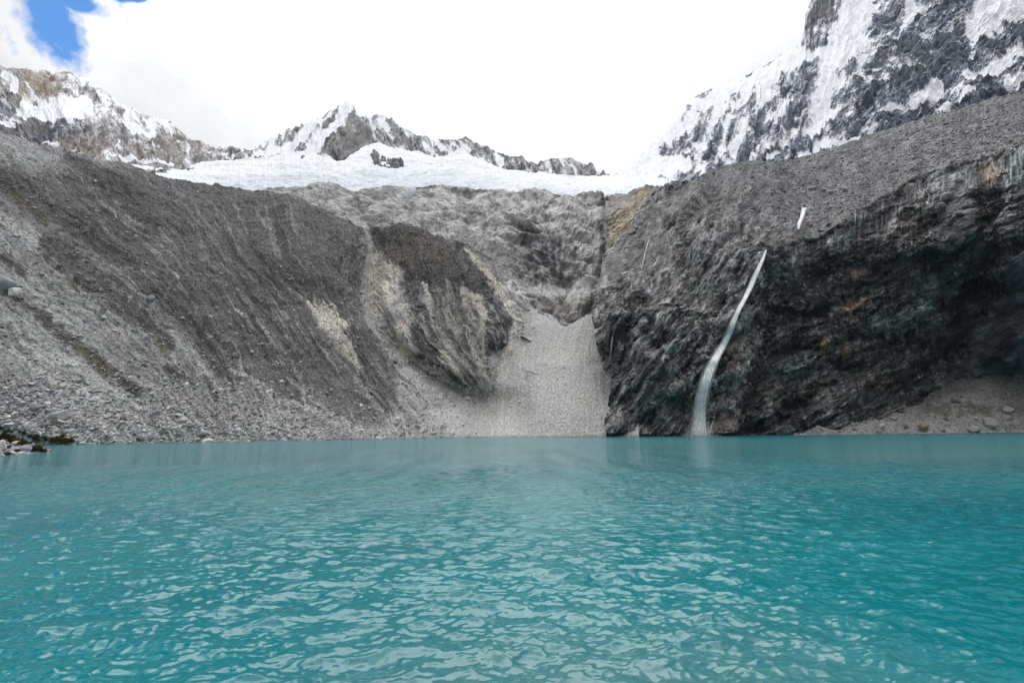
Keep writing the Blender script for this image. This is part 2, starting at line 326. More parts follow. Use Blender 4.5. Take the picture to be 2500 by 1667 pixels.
pale([(560, 900), (700, 985), (850, 1045)], [4, 7, 10], .75, lgt); pale([(600, 920), (690, 1010), (760, 1060)], [4, 6, 12], .7, lgt); pale([(700, 930), (800, 1010), (880, 1060)], [3, 4, 6], .6, lgt)
c = mix(c, lgt*.95*(1+.15*nA+.1*st1+.06*st2)[..., None], .92*fan)
c = c*(1-.22*fan*ss(.2, .5, st1))[..., None]
c = c*(1-.15*(1-fan)*ss(.15, .5, st0+.4*nB)*ss(1060, 900, A.y))[..., None]
c = mix(c, lgt*.9*(1+.2*nB+.15*st2)[..., None], .85*A.poly([(978, 895), (1015, 888), (1070, 925), (1155, 958), (1190, 900), (1230, 900), (1200, 1085), (930, 1085), (945, 1030), (965, 1000)], 8, .5, n=stn))
pale([(742, 738), (800, 795), (850, 850), (880, 905)], [4, 13, 10, 4], .75, np.array([.55, .52, .46]), 1.6); pale([(770, 760), (835, 800), (850, 815)], [5, 8, 3], .7, np.array([.6, .57, .5]), 1.4)
c = mix(c, (.27, .26, .25), .5*A.line([(1262, 700), (1275, 780), (1250, 880), (1240, 960)], [4, 6, 12, 16], .7, 1.2))
c = mix(c, (.30, .26, .2), .6*A.line([(1425, 790), (1410, 850), (1395, 880)], [3, 4, 3], .7, 1.2))
tone = 1+.5*fA  # colour follows the fine noise: bumps lighter, hollows darker
c = c*(np.clip(tone, .5, 1.6)*(1-.6*fan)+.6*fan)[..., None]*np.clip(1+(1-.65*fan)*.5*fbm2(A.x*.45, A.y*.45, 2, 77)+.25*p2(A.x*.2, A.y*.22, 78), .45, 1.8)[..., None]
c = c*(1-.4*ss(.9, .15, A.P[..., 2]))[..., None]
A.build('hillside', M_scree, c, None, label='grey moraine slope with pale gullies and a debris fan falling to the lake')
# ================= smoothed rock slabs under the glacier =================
slabtop = [(560, 480), (628, 470), (655, 459), (679, 457), (738, 461), (759, 456), (798, 452), (816, 449), (851, 460), (884, 459), (917, 461), (959, 459), (988, 456), (1018, 450), (1060, 447), (1096, 447), (1143, 459), (1185, 465), (1208, 469), (1256, 469), (1283, 467), (1342, 472), (1372, 479), (1402, 470), (1432, 467), (1462, 471), (1474, 481), (1520, 478), (1620, 460)]
B = Grid(560, 1620, 1000, 560, curve([(560, 640), (900, 640), (1200, 780), (1300, 850), (1620, 850)]), curve(slabtop), 3, .06, 9)
B.depth([(560, 640, 520), (600, 470, 600), (800, 455, 620), (800, 560, 530), (900, 600, 470), (1000, 448, 600), (1000, 540, 500), (1100, 600, 420), (1200, 470, 570), (1200, 560, 460), (1250, 640, 395), (1300, 520, 440), (1300, 600, 385), (1300, 680, 340), (1300, 760, 285), (1370, 800, 262), (1370, 850, 250), (1400, 470, 520), (1400, 560, 430), (1400, 640, 365), (1400, 700, 320), (1430, 760, 280), (1480, 500, 500), (1475, 640, 375), (1620, 460, 480), (1620, 800, 300), (1000, 640, 420)])
B.Y = B.Y*(1+.05*B.line([(1478, 480), (1480, 600), (1466, 680), (1438, 760)], [8, 12, 12, 10], .9)-.07*B.line([(1300, 520), (1350, 540), (1380, 620)], [40, 60, 45], .95)+.03*B.line([(1185, 470), (1180, 520), (1130, 560), (1080, 570)], [8, 14, 18, 20], .9)
 +.035*B.line([(1370, 480), (1330, 520), (1300, 570), (1290, 600)], [5, 12, 14, 14], .9)-.03*B.line([(1320, 730), (1380, 770)], [40, 30], .95)+.03*B.line([(1270, 690), (1350, 700), (1420, 690)], [14, 14, 10], .9))
B.base()
sB = B.co(tps([(600, 480, 0), (800, 560, 0), (1000, 620, 0), (700, 450, 2), (900, 520, 2), (1050, 560, 2), (900, 455, 4), (1020, 510, 4), (1100, 480, 6), (1050, 560, 4.4), (1180, 480, 8), (1120, 540, 7), (1060, 590, 6), (1250, 480, 10), (1200, 540, 9.6), (1140, 600, 9), (1350, 500, 13), (1310, 560, 13), (1260, 660, 13), (1420, 500, 15), (1400, 600, 15.5), (1340, 740, 15), (1470, 500, 17), (1460, 640, 17.5), (1420, 760, 17)]))
bw = fbm2(B.x/70, B.y/60, 4, 77, .6); b1 = fbm2((sB+.5*bw)*1.1, B.y/45+bw, 5, 3, .6, True); b2, bc2 = facet(B.x/48+.5*bw, B.y/20-B.x/90, 4); b3, bc3 = facet(B.x/19+.3*bw, B.y/8-B.x/40, 5); b4, bc4 = facet(B.x/8, B.y/5, 6)
nb = fbm3(B.P, (.022, .022, .03), 4, 5, .48)
sb1, sb2 = saw(sB*1.6+.8*bw+B.y/130), saw(sB*5+1.0*bw-B.y/90)
B.disp(nb*10+b1*2.5+b2*7+b3*2.6+b4*.7+sb1*.9+sb2*.35, .4)
B.nrm()
c = np.ones(B.x.shape+(3,))*np.array([.32, .315, .305])
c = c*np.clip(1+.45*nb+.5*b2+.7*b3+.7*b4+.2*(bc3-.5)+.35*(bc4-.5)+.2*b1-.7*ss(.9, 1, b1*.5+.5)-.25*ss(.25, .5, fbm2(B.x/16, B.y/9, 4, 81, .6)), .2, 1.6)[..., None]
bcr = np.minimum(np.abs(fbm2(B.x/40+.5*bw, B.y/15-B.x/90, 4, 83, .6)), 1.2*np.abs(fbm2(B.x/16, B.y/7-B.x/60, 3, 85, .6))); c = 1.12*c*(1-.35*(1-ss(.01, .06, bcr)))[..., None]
gv = lambda pg, a=.9: B.poly(pg, 6, 8, .05)*a
c = mix(c, (.30, .29, .275), gv([(1130, 560), (1165, 575), (1170, 600), (1240, 610), (1290, 590), (1285, 640), (1255, 680), (1300, 690), (1420, 690), (1430, 705), (1300, 715), (1250, 700), (1200, 640), (1100, 590)]))
vs = fbm2(B.x*.12, B.y*.03, 3, 8)
dk = B.poly([(1290, 610), (1310, 560), (1345, 560), (1395, 600), (1400, 640), (1370, 680), (1310, 700), (1255, 680), (1275, 640)], 10, 22, .04)
c = mix(c, (.075, .075, .078), np.clip(dk*(.72+1.2*vs), 0, .92))
for pg in ([(1020, 545), (1060, 540), (1085, 560), (1070, 566), (1035, 560)], [(1240, 600), (1290, 560), (1300, 580), (1260, 600)], [(1312, 755), (1345, 735), (1360, 765), (1330, 770)], [(1360, 740), (1390, 735), (1388, 770)]):
    c = mix(c, (.08, .08, .085), .75*B.poly(pg, 7, 12, .06))
c = mix(c, (.40, .39, .37), .7*B.line([(1470, 520), (1470, 620), (1455, 680), (1430, 770)], [14, 22, 22, 14], .7, 1.0))
c = mix(c, (.20, .17, .13), .5*B.poly([(1300, 740), (1350, 760), (1370, 790), (1420, 760), (1430, 730), (1380, 730)], 12, 14, .05))
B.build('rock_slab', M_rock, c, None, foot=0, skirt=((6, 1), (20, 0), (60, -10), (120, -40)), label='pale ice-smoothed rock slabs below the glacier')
# ================= right cliff with upper scree =================
cltop = [(1440, 495), (1474, 483), (1506, 474), (1536, 456), (1566, 442), (1611, 444), (1632, 441), (1670, 427), (1738, 414), (1798, 397), (1840, 389), (1883, 394), (1946, 388), (2031, 365), (2095, 340), (2112, 329), (2180, 310), (2244, 293), (2287, 278), (2350, 266), (2405, 243), (2500, 221), (2750, 150)]
leftx = curve([(440, 1500), (482, 1476), (517, 1474), (544, 1480), (597, 1481), (648, 1470), (678, 1465), (707, 1443), (737, 1436), (773, 1440), (795, 1450), (837, 1454), (894, 1469), (917, 1491), (940, 1490), (990, 1479), (1028, 1475), (1070, 1481)])
class CliffGrid(Grid): pass
K = CliffGrid(1476, 2750, 1350, 1000, curve([(1400, 1066), (1700, 1064), (1951, 1061), (2100, 1059), (2750, 1053)]), curve(cltop), 2, .08, 12)
# lean the left columns onto the cliff's own left edge
sh = leftx(K.y)-1476; K.x = K.x+sh*np.clip(1-(K.x-1476)/260, 0, 1)**2
K.depth([(1478, 980, 181), (1465, 880, 186), (1445, 770, 205), (1445, 720, 222), (1470, 650, 262), (1482, 560, 330), (1480, 490, 420), (1566, 445, 400), (1560, 560, 270), (1550, 700, 205), (1560, 850, 180),
 (1650, 900, 175), (1650, 700, 195), (1650, 500, 255), (1650, 430, 330), (1750, 414, 350), (1800, 900, 180), (1800, 700, 192), (1800, 560, 218), (1820, 480, 262), (1830, 395, 370),
 (1900, 900, 188), (1900, 750, 190), (1890, 640, 195), (1930, 580, 212), (1950, 500, 262), (1950, 390, 390), (2100, 950, 206), (2100, 800, 203), (2100, 650, 200), (2080, 530, 215), (2100, 450, 268), (2100, 340, 400),
 (2300, 1000, 226), (2300, 880, 216), (2300, 700, 206), (2300, 520, 200), (2300, 440, 212), (2310, 380, 245), (2290, 280, 370), (2500, 1000, 225), (2500, 850, 205), (2500, 700, 190), (2500, 500, 180), (2500, 380, 195), (2500, 330, 225), (2500, 222, 340), (2750, 1000, 210), (2750, 600, 170), (2750, 350, 190), (2750, 160, 320)],
 [(1480, 1066), (1600, 1065), (1800, 1063), (1950, 1061), (2150, 1059), (2500, 1055), (2750, 1052)])
brow = [(1872, 614), (1934, 592), (2014, 574), (2077, 527), (2135, 489), (2202, 458), (2246, 424), (2290, 404), (2340, 404), (2400, 386), (2500, 352), (2750, 280)]
browy = curve([(1400, 614)]+brow)
dB = K.co(lambda x, y: np.clip(y-browy(x), -400, 400))
amp = ss(1850, 1960, K.x)
jag = 16*fbm2(K.x*.03, K.y*.01, 5, 90, .65)
K.Y = K.Y+amp*(6.5*ss(-6, 12, dB+jag)-3*ss(20, 330, dB))-7*ss(2330, 2480, K.x)*ss(300, 520, K.y)*ss(1000, 860, K.y)           # overhanging brow
K.Y = K.Y-6*K.line([(2300, 440), (2322, 470), (2330, 540), (2300, 575)], [40, 48, 42, 30], .9, .4, .03)+4*K.line([(2400, 400), (2420, 480), (2420, 600), (2380, 700)], [30, 32, 34, 30], .8, .3, .03)
K.Y = K.Y-3*K.line([(1890, 740), (2010, 725), (2080, 700)], [8, 12, 6], .95, 1.)-2.5*K.line([(1990, 830), (2080, 800), (2200, 780), (2310, 760)], [12, 20, 30, 18], .98, 1.)+4*K.line([(1990, 670), (2080, 640)], [22, 22], .9, .8)-5*K.line([(2180, 620), (2240, 600), (2330, 590)], [12, 16, 12], .9, .8)
K.Y = K.Y+3*K.line([(1905, 640), (1880, 740), (1850, 840), (1790, 960)], [14, 20, 20, 16], .95, 1.)-2.5*K.line([(1850, 600), (1800, 720), (1740, 860), (1690, 960)], [24, 32, 34, 30], .98, 1.)+6*K.line([(1560, 730), (1545, 800), (1520, 880)], [14, 16, 14], .8, .6)+6*K.line([(1500, 780), (1500, 860)], [7, 9], .8, .6)-5*K.line([(1520, 720), (1500, 800)], [10, 10], .9, .6)
K.base()
w2_ = fbm3(K.P, (.05, .05, .05), 4, 15, .6); fol = ss(1840, 1960, K.x+.25*(K.y-700)+60*w2_)
cKa, aKa = (K.x*.76+K.y*.65)/80, (-K.x*.65+K.y*.76)/80; cKb, aKb = (K.x*.40+K.y*.92)/80, (-K.x*.92+K.y*.40)/80
def two(f):
    a, b = f(cKa, aKa), f(cKb, aKb)
    if isinstance(a, tuple): return tuple(p*(1-fol)+q*fol for p, q in zip(a, b))
    return a*(1-fol)+b*fol
X, Y_, Z = K.P[..., 0], K.P[..., 1], K.P[..., 2]
wr = fbm3(K.P, (.03, .03, .03), 4, 14, .55); w2 = fbm3(K.P, (.12, .12, .12), 4, 15, .6)
above = 1-ss(-6, 6, dB+jag); up = above*ss(1650, 1900, K.x-(K.y-400)*.9)     # rubble slope above the brow
# foliation planes dip left; across = cK, along = height
k1, kc1 = two(lambda c, a: facet(c*.9+.5*wr, a*.5+.6*wr, 1)); k2, kc2 = two(lambda c, a: facet(c*2.4+.6*w2, a*1.1+.5*w2, 2)); k3, kc3 = two(lambda c, a: facet(c*6+.5*w2, a*2.2, 3)); k4, kc4 = two(lambda c, a: facet(c*15, a*5+.3*w2, 4)); k5, kc5 = two(lambda c, a: facet(c*34, a*13, 6))
rd = two(lambda c, a: fbm2(c*3+.8*w2, a*.8+.5*wr, 5, 17, .6, True))
kv, kvc = facet(K.x/34+.3*w2, K.y/60+.4*wr, 21); ku, kuc = facet(K.x/13, K.y/24+.3*w2, 22); kt, ktc = facet(K.x/6, K.y/9, 23)
mod = np.clip(.6+1.6*wr+.8*p2(K.x/60, K.y/60, 70), .1, 1.5)
sw1, sw2, sw3 = two(lambda c, a: (saw(c*1.3+.35*a+.9*wr+.5*w2), saw(c*3.6-.3*a+.6*w2+.8*wr), saw(c*9+.5*a+.9*w2)))
crag = k1*9+k2*4+k3*1.6+k4*.5+k5*.22+rd*.7+wr*6+mod*(sw1*1.8+sw2*.8+sw3*.25)+kv*3.4+ku*1.5+kt*.55
soft = wr*5+w2*1.8+fbm3(K.P, (.4, .4, .4), 4, 18, .6)*.45+k3*1.0
ho = ss(0, .012, K.v)*.8+.2
K.disp((crag*(1-up)+soft*up)*ho*np.clip(1-.6*np.exp(-(dB/12)**2)*amp, .3, 1), .6)
nn = fbm2(K.x*.03, K.y*.03, 5, 30, .6); vst = fbm2(K.x*.16, K.y*.018, 4, 31, .6)
g = np.clip(.14*(1+.4*(kuc-.5)+.5*(ktc-.5)+.7*ku+.4*(kc3-.5)+.6*(kc4-.5)+.55*nn+.8*w2+.7*k2+1.1*k3+1.2*k4+.3*rd+.6*(kc5-.5)+.5*sw2+.35*sw3), .02, .4)
ck = two(lambda c_, a: np.minimum(np.abs(fbm2(c_*2.6+.6*w2, a*.9+.4*w2, 4, 61, .6)), 1.3*np.abs(fbm2(c_*5+.5*w2, a*3, 4, 65, .6)))); crack = 1-ss(.01, .07, ck)
hl = ss(.12, .4, two(lambda c_, a: fbm2(c_*7+.5*w2, a*2.6, 4, 67, .65)))
g = g*(1-.72*crack)*(1+1.1*hl)*.95
c = g[..., None]*np.array([1.0, .975, .965])
# pale dusty rock, and the yellow rock by the gully
c = mix(c, (.20, .197, .19), .45*K.poly([(1440, 500), (1600, 445), (1850, 400), (1870, 430), (1760, 520), (1560, 640), (1460, 700)], 30, 40, .03))
c = mix(c, np.array([.30, .245, .165])*(1+1.0*k3+.8*w2+.5*(kc4-.5))[..., None], .8*K.poly([(1478, 560), (1510, 500), (1550, 450), (1580, 440), (1592, 462), (1560, 510), (1530, 560), (1492, 605), (1484, 600)], 6, 16, .06))
c = mix(c, (.30, .285, .25), .7*K.poly([(1476, 484), (1530, 462), (1545, 470), (1500, 520), (1480, 545)], 5, 10, .06))
for cx, cy, rx, ry, co, a in ((1880, 900, 60, 90, (.13, .105, .085), .5), (1790, 860, 30, 50, (.15, .11, .08), .5), (1640, 1020, 45, 32, (.07, .10, .10), .35), (1760, 1030, 60, 40, (.15, .125, .10), .6), (1600, 940, 70, 50, (.17, .15, .13), .4)):
    c = mix(c, co, a*ss(1.2, .5, np.hypot((K.x-cx)/rx, (K.y-cy)/ry)+.5*nn))
c = mix(c, (.03, .03, .032), .6*K.poly([(1560, 770), (1550, 830), (1520, 870), (1500, 910), (1475, 880), (1465, 810), (1500, 770)], 16, 34, .05))
wet = K.poly([(1868, 622), (1934, 598), (2014, 580), (2080, 535), (2140, 497), (2210, 465), (2250, 430), (2330, 412), (2400, 392), (2500, 358), (2760, 290), (2760, 560), (2500, 610), (2460, 700), (2400, 800), (2330, 880), (2250, 930), (2150, 990), (2050, 1025), (1950, 1064), (1800, 1070), (1790, 1000), (1835, 900), (1840, 800), (1855, 700)], 14, 40, .05)
gn0 = fbm2(K.x*.012, K.y*.012, 3, 46, .6); dkc = np.clip(.033*(1+1.0*(kuc-.5)+1.0*(ktc-.5)+1.0*kv+1.2*(kc3-.5)+1.6*(kc4-.5)+1.3*k2+1.6*k3+.7*sw2+1.8*vst+.9*nn), .004, .12)[..., None]*np.array([1., 1.02, 1.04])
dkc = dkc*((1-.8*crack)*(1+3.6*hl*ss(-.15, .25, nn+.6*vst))*(1+1.2*ss(.1, .35, two(lambda c_, a: fbm2(K.x*.11, K.y*.03, 3, 93, .6)))*ss(0, .3, gn0)))[..., None]; c = c*(1-wet[..., None])+dkc*wet[..., None]
gn = fbm2(K.x*.05, K.y*.02, 4, 44, .6)
for cx, cy, rx, ry, co, a in ((2105, 668, 27, 13, (.16, .10, .065), .95), (2050, 700, 14, 7, (.13, .18, .16), .9), (2100, 735, 34, 18, (.13, .088, .062), .9), (2065, 765, 36, 16, (.14, .095, .07), .85), (2100, 700, 30, 14, (.09, .06, .045), .7), (2180, 790, 75, 32, (.13, .155, .145), .8), (2250, 730, 40, 70, (.11, .13, .12), .7), (2280, 790, 45, 45, (.15, .145, .115), .75),
     (2240, 860, 30, 22, (.12, .13, .11), .7), (2015, 850, 12, 30, (.20, .14, .03), .6), (2065, 850, 10, 40, (.14, .09, .03), .6), (1960, 900, 60, 40, (.08, .11, .105), .6), (1985, 930, 40, 40, (.12, .12, .10), .6), (1890, 950, 30, 40, (.11, .10, .08), .6), (1925, 660, 40, 40, (.06, .09, .085), .7), (2000, 640, 60, 25, (.05, .065, .06), .5), (2130, 930, 60, 30, (.10, .08, .06), .6),
     (2415, 420, 26, 45, (.11, .07, .035), .8), (2400, 560, 40, 60, (.04, .035, .028), .7), (2480, 420, 30, 60, (.10, .13, .125), .6), (2215, 560, 60, 40, (.075, .065, .055), .6), (2240, 500, 25, 20, (.12, .085, .06), .6), (2060, 600, 30, 30, (.06, .09, .08), .6)):
    c = mix(c, 1.5*np.asarray(co)*(np.clip(1+.7*(kc3-.5)+.9*k3+.9*k2, .2, 2)*(1-.7*crack))[..., None], np.clip(a*ss(1.25, .55, np.hypot((K.x-cx)/rx, (K.y-cy)/ry)+.7*gn+.3*nn)*(.75+1.3*vst+.5*(kc3-.5)), 0, 1)*wet)
kn = K.line([(2300, 440), (2322, 470), (2330, 540), (2310, 570)], [38, 46, 40, 24], .35, .3, .03)
c = mix(c, np.array([.12, .12, .125])*(1+.9*k3+.7*(kc3-.5)+.5*(kc4-.5))[..., None], .9*kn)
c = mix(c, np.array([.10, .098, .095])*(1+.7*(kc3-.5))[..., None], .7*K.line([(2190, 650), (2240, 610), (2330, 590)], [10, 14, 10], .7, 1.2, .05))
c = mix(c, np.array([.075, .078, .09])*(1+1.2*k3+.8*(kc3-.5)+.5*(kc4-.5))[..., None], .9*K.poly([(2760, 560), (2500, 610), (2450, 710), (2410, 790), (2390, 850), (2300, 905), (2320, 930), (2500, 900), (2760, 800)], 10, 14, .05))
c = mix(c, np.array([.165, .163, .162])*(np.clip(1+.7*w2+.7*nn+.3*wr+.6*(kc4-.5)+.5*two(lambda c_, a: fbm2(c_*.6, a*2.4, 4, 91, .6)), .35, 2)*(1-.45*crack))[..., None], up*(1-wet)*.95)
c = mix(c, (.20, .19, .18), .6*(1-wet)*K.line([(1890, 600), (1960, 580), (2030, 560), (2090, 520), (2160, 480)], [8, 9, 10, 8, 6], .8, 1.3))
rough = np.clip(.85-.6*wet*ss(-.05, .2, vst+.3*k3+.05), .24, .9)
c = c*(1-.35*ss(1.6, .3, K.P[..., 2]))[..., None]
K.build('cliff', M_rock, c, rough, edge=True, label='tall dark wet cliff with rubble slope above it')
# ================= right beach =================
btop = [(1935, 1064), (1951, 1060), (2002, 1037), (2053, 1019), (2112, 1000), (2155, 1004), (2206, 1002), (2244, 986), (2291, 940), (2327, 913), (2380, 887), (2425, 878), (2500, 851), (2750, 780)]
sh_b = [(1935, 1066), (1951, 1062.5), (2100, 1060), (2300, 1057.5), (2500, 1055), (2750, 1051)]
D = Grid(1935, 2750, 800, 260, curve(sh_b), curve(btop), 2.5, .08, 15)
D.depth([(2112, 1000, 216), (2206, 1002, 218), (2244, 986, 220), (2327, 913, 226), (2425, 878, 224), (2500, 851, 222), (2500, 960, 208), (2380, 950, 213), (2250, 1030, 205), (2100, 1030, 203), (2002, 1037, 196), (2750, 780, 215), (2750, 950, 195)], [(1951, 1062.5), (2100, 1060), (2300, 1058), (2500, 1056.5), (2750, 1054)])
for i in range(1): D.Y = np.minimum(D.Y, 232)
D.base(); d1 = fbm3(D.P, (.08, .08, .08), 5, 3, .6); d2 = fbm3(D.P, (.5, .5, .5), 4, 5, .65)
D.disp((d1*2.4+d2*.7)*ss(0, .05, D.v))
hi = ss(990, 950, D.y+d1*30)
c = np.ones(D.x.shape+(3,))*np.array([.27, .265, .26])*(1+.3*d1+.45*d2)[..., None]
c = mix(c, np.array([.16, .152, .14])*(1+.5*d1+.5*d2)[..., None], hi*.8)
c = mix(c, (.10, .08, .045), .6*ss(.25, .5, fbm2(D.x*.03, D.y*.05, 4, 8)+.6*np.exp(-((D.y-1000)/18)**2)*ss(2230, 2300, D.x)))
D.build('beach', M_scree, c, None, skirt=((3, -1), (10, -10), (20, -30)), label='grey gravel beach below the dark cliff')
# ================= glacier =================
gtop = [(-150, 320), (40, 345), (250, 385), (313, 397), (400, 401), (440, 403), (500, 396), (560, 390), (650, 384), (700, 377), (753, 368), (790, 376), (815, 388), (840, 390), (870, 372), (893, 355), (926, 350), (977, 366), (1021, 369), (1066, 382), (1081, 379), (1125, 364), (1167, 388), (1208, 406), (1238, 418), (1298, 422), (1319, 419), (1381, 428), (1432, 434), (1488, 435), (1536, 436), (1600, 425), (1750, 420)]
H = Grid(-150, 1750, 1150, 210, curve([(-150, 480), (400, 500), (1000, 495), (1300, 500), (1750, 520)]), curve(gtop), 2.5, .05, 22)
H.depth([(-150, 480, 600), (-150, 330, 900), (300, 395, 900), (300, 480, 600), (600, 490, 700), (600, 440, 830), (600, 390, 1050), (750, 368, 1120), (900, 470, 720), (900, 420, 860), (900, 360, 1150), (1000, 495, 670), (1050, 440, 830), (1050, 385, 1100), (1125, 366, 1200), (1300, 500, 600), (1300, 450, 800), (1300, 424, 1100), (1500, 490, 600), (1500, 460, 800), (1490, 437, 1100), (1750, 500, 640), (1750, 425, 1000)])
H.base(); h1 = fbm3(H.P, (.006, .004, .012), 6, 3, .6); h2, hc = facet(H.x*.05, H.y*.2+h1, 4, 1.2); h3, hc3 = facet(H.x*.14, H.y*.45, 5, 1.2); cr = fbm2(H.x*.025, H.y*.13+h1*1.5, 5, 6, .65, True)
ed = np.exp(-((H.v-.93)/.06)**2)
H.disp((h1*16+h2*2.2+h3*1.0+cr*2.6)*(.35+.65*ss(0, .3, H.v)), .5)
c = np.ones(H.x.shape+(3,))*np.array([.80, .83, .86]); c = mix(c, (.62, .64, .66), ss(.05, -.5, cr+.3*h1)*.55); c = mix(c, (.55, .72, .80), ss(.1, .6, h2)*ss(.75, .95, H.v)*.5)
c = mix(c, (.60, .62, .66), ss(.75, .35, H.v)*(.45+.5*h1+.5*h3)); c = mix(c, (.9, .9, .9), ss(.5, .8, H.v)*.6)
H.build('glacier', M_ice, c, None, foot=0, skirt=((30, 0), (100, -30), (300, -200)), label='crevassed white glacier spread below the peaks')
# ================= snow mountains =================
def snowmount(G, name, label, flute, fx, fy, amps, rock, thr, rocks=(), snows=(), tint=None, seed=1, skirt=((40, -30), (150, -160), (500, -700)), bias=None, bares=(), alt=None):
    G.base(); P = G.P; sc = 1/np.median(G.Y)
    w = fbm2(G.x*.012, G.y*.012, 4, seed, .6)
    def two(f):
        a = f(flute, G.y)
        if alt is None: return a
        b = f(alt[1], alt[2])
        if isinstance(a, tuple): return tuple(p*(1-alt[0])+q*alt[0] for p, q in zip(a, b))
        return a*(1-alt[0])+b*alt[0]
    fl = two(lambda u, v: fbm2(u*fx+.5*w, v*fy+.6*w, 6, seed+1, .6, True))
    f1, c1 = two(lambda u, v: facet(u*fx*2+.5*w, v*fy*4+w, seed+2)); f2, c2 = two(lambda u, v: facet(u*fx*5, v*fy*10+w, seed+3)); f3, c3 = two(lambda u, v: facet(u*fx*12, v*fy*22, seed+4))
    n = two(lambda u, v: fbm2(u*fx*1.3+.5*w, v*fy*2.2+.6*w, 5, seed+9, .55)); m2 = fbm2(G.x*.03, G.y*.03, 5, seed+19, .6)
    s_ = 1.25*n+.45*m2+.7*f1+.35*f2+.3*w-.25*fl+thr+.5*two(lambda u, v: fbm2(u*fx*6, v*fy*9+w, 3, seed+29, .6))
    if bias is not None: s_ = s_+bias
    for pl, wd_ in snows: s_ = s_+1.3*G.line(pl, wd_, .5, .8, .05)
    for pg, a in bares: s_ = s_-a*G.poly(pg, 10, 20, .05)
    sm = ss(-.25, .45, s_)
    G.disp(((fl*amps[0]+f1*amps[1])*(1-.35*sm)+(f2*amps[2]+f3*amps[3])*(1-.85*sm)+w*amps[4])*(.25+.75*ss(1.0, .9, G.v)), .6)
    G.nrm()
    s_ = s_+.5*(G.n[..., 2]-np.mean(G.n[..., 2]))
    pf = p2(G.x/3.2, G.y/3.6, seed+41)+.7*p2(G.x/1.7, G.y/1.9, seed+42); sn = np.maximum(ss(-.04, .07, s_+.05*pf), .5*ss(.1, .5, .75+1.3*s_+.55*pf+.5*n-.2))
    rk = np.asarray(rock)*np.clip(1+.9*f2+.5*(c2-.5)+.5*(c3-.5)+.4*m2+.7*f3, .35, 2)[..., None]
    if tint:
        for (cx, cy, rx, ry, co, a) in tint: rk = mix(rk, np.asarray(co)*(1+.5*(c2-.5))[..., None], a*ss(1.5, .1, np.hypot((G.x-cx)/rx, (G.y-cy)/ry)+.8*m2+.6*n))
    c = mix(rk, (.86, .87, .89), sn)
    return G.build(name, M_far, c, np.full(G.x.shape, .85), foot=0, skirt=skirt, label=label)
# right, near and high
gm = [(1440, 445), (1500, 431), (1542, 395), (1585, 357), (1627, 323), (1657, 281), (1683, 247), (1708, 232), (1738, 217), (1776, 202), (1832, 183), (1883, 149), (1925, 123), (1951, 106), (1963, 77), (1966, 34), (1980, 4), (1992, -60), (2060, -140), (2200, -200), (2400, -260), (2750, -330)]
G = Grid(1440, 2750, 1150, 700, curve([(1440, 470), (1700, 470), (1900, 430), (2100, 400), (2500, 300), (2750, 240)]), curve(gm), 5, .06, 33)
G.depth([(1440, 470, 1150), (1500, 434, 1250), (1600, 450, 950), (1600, 350, 1250), (1700, 430, 800), (1700, 240, 1250), (1850, 400, 680), (1850, 280, 850), (1850, 175, 1150), (1970, 20, 1200), (2000, 380, 600), (2000, 200, 800), (2200, 340, 540), (2200, 150, 720), (2200, -100, 1000), (2500, 260, 450), (2500, 100, 560), (2500, -200, 850), (2750, 200, 420), (2750, -300, 800)])
flute = G.x+.5*(G.y-200); alt = (ss(2080, 2200, G.x+.3*G.y+40*fbm2(G.x*.02, G.y*.02, 4, 3)), G.x*.45+G.y*1.0, (-G.x+G.y*.45))
snow_r = [([(2095, -20), (2080, 90), (2040, 140), (2010, 165)], [40, 38, 34, 12]), ([(2040, 130), (2020, 200), (2000, 290), (1985, 320)], [10, 12, 26, 22]), ([(1700, 260), (1850, 200), (1950, 140), (2020, 130)], [14, 14, 16, 10]), ([(1955, 388), (2010, 368), (2060, 352), (2095, 338)], [9, 12, 5, 4]), ([(1880, 392), (1900, 382)], [7, 5]), ([(2288, 277), (2340, 258), (2380, 238)], [5, 8, 6]),
     ([(2380, 80), (2440, 30), (2520, -10)], [24, 45, 50]), ([(2360, 195), (2420, 185), (2500, 135)], [10, 15, 18]), ([(2225, 0), (2225, 35), (2260, 30)], [10, 12, 6]), ([(2225, 40), (2200, 90)], [10, 4]), ([(2235, 255), (2290, 220)], [14, 14]), ([(2460, 215), (2520, 195)], [8, 8]), ([(2150, 275), (2200, 262)], [4, 6]), ([(2100, 180), (2260, 165)], [3, 3]), ([(2390, 80), (2370, 150)], [16, 5]), ([(1520, 430), (1600, 400), (1680, 410)], [14, 22, 14]), ([(1530, 400), (1620, 320), (1680, 245)], [18, 12, 7])]
bias = .45*ss(.62, .95, G.v+.1*ss(1950, 1800, G.x)-.5*ss(2000, 2200, G.x))-.18*ss(2060, 2300, G.x)
snowmount(G, 'mountain', 'steep dark mountain face streaked with snow at the right', flute, .024, .006, (20, 11, 3.6, 1.3, 26), (.135, .15, .185), .0, snows=snow_r, seed=3, bias=bias,  # rock grey painted paler and bluer to carry the haze of distance
   bares=[([(1972, -20), (2080, -20), (2085, 60), (2050, 105), (2000, 130), (1955, 120), (1968, 70)], .5), ([(1690, 235), (1712, 230), (1700, 270), (1665, 300)], 1.0), ([(2080, 250), (2330, 130), (2500, 60), (2500, 110), (2330, 200), (2150, 260)], .45)],
   tint=[(2030, 30, 60, 60, (.17, .145, .12), .6), (2200, 160, 120, 60, (.13, .15, .15), .5)], skirt=((60, 20), (200, -60), (700, -600)), alt=alt)
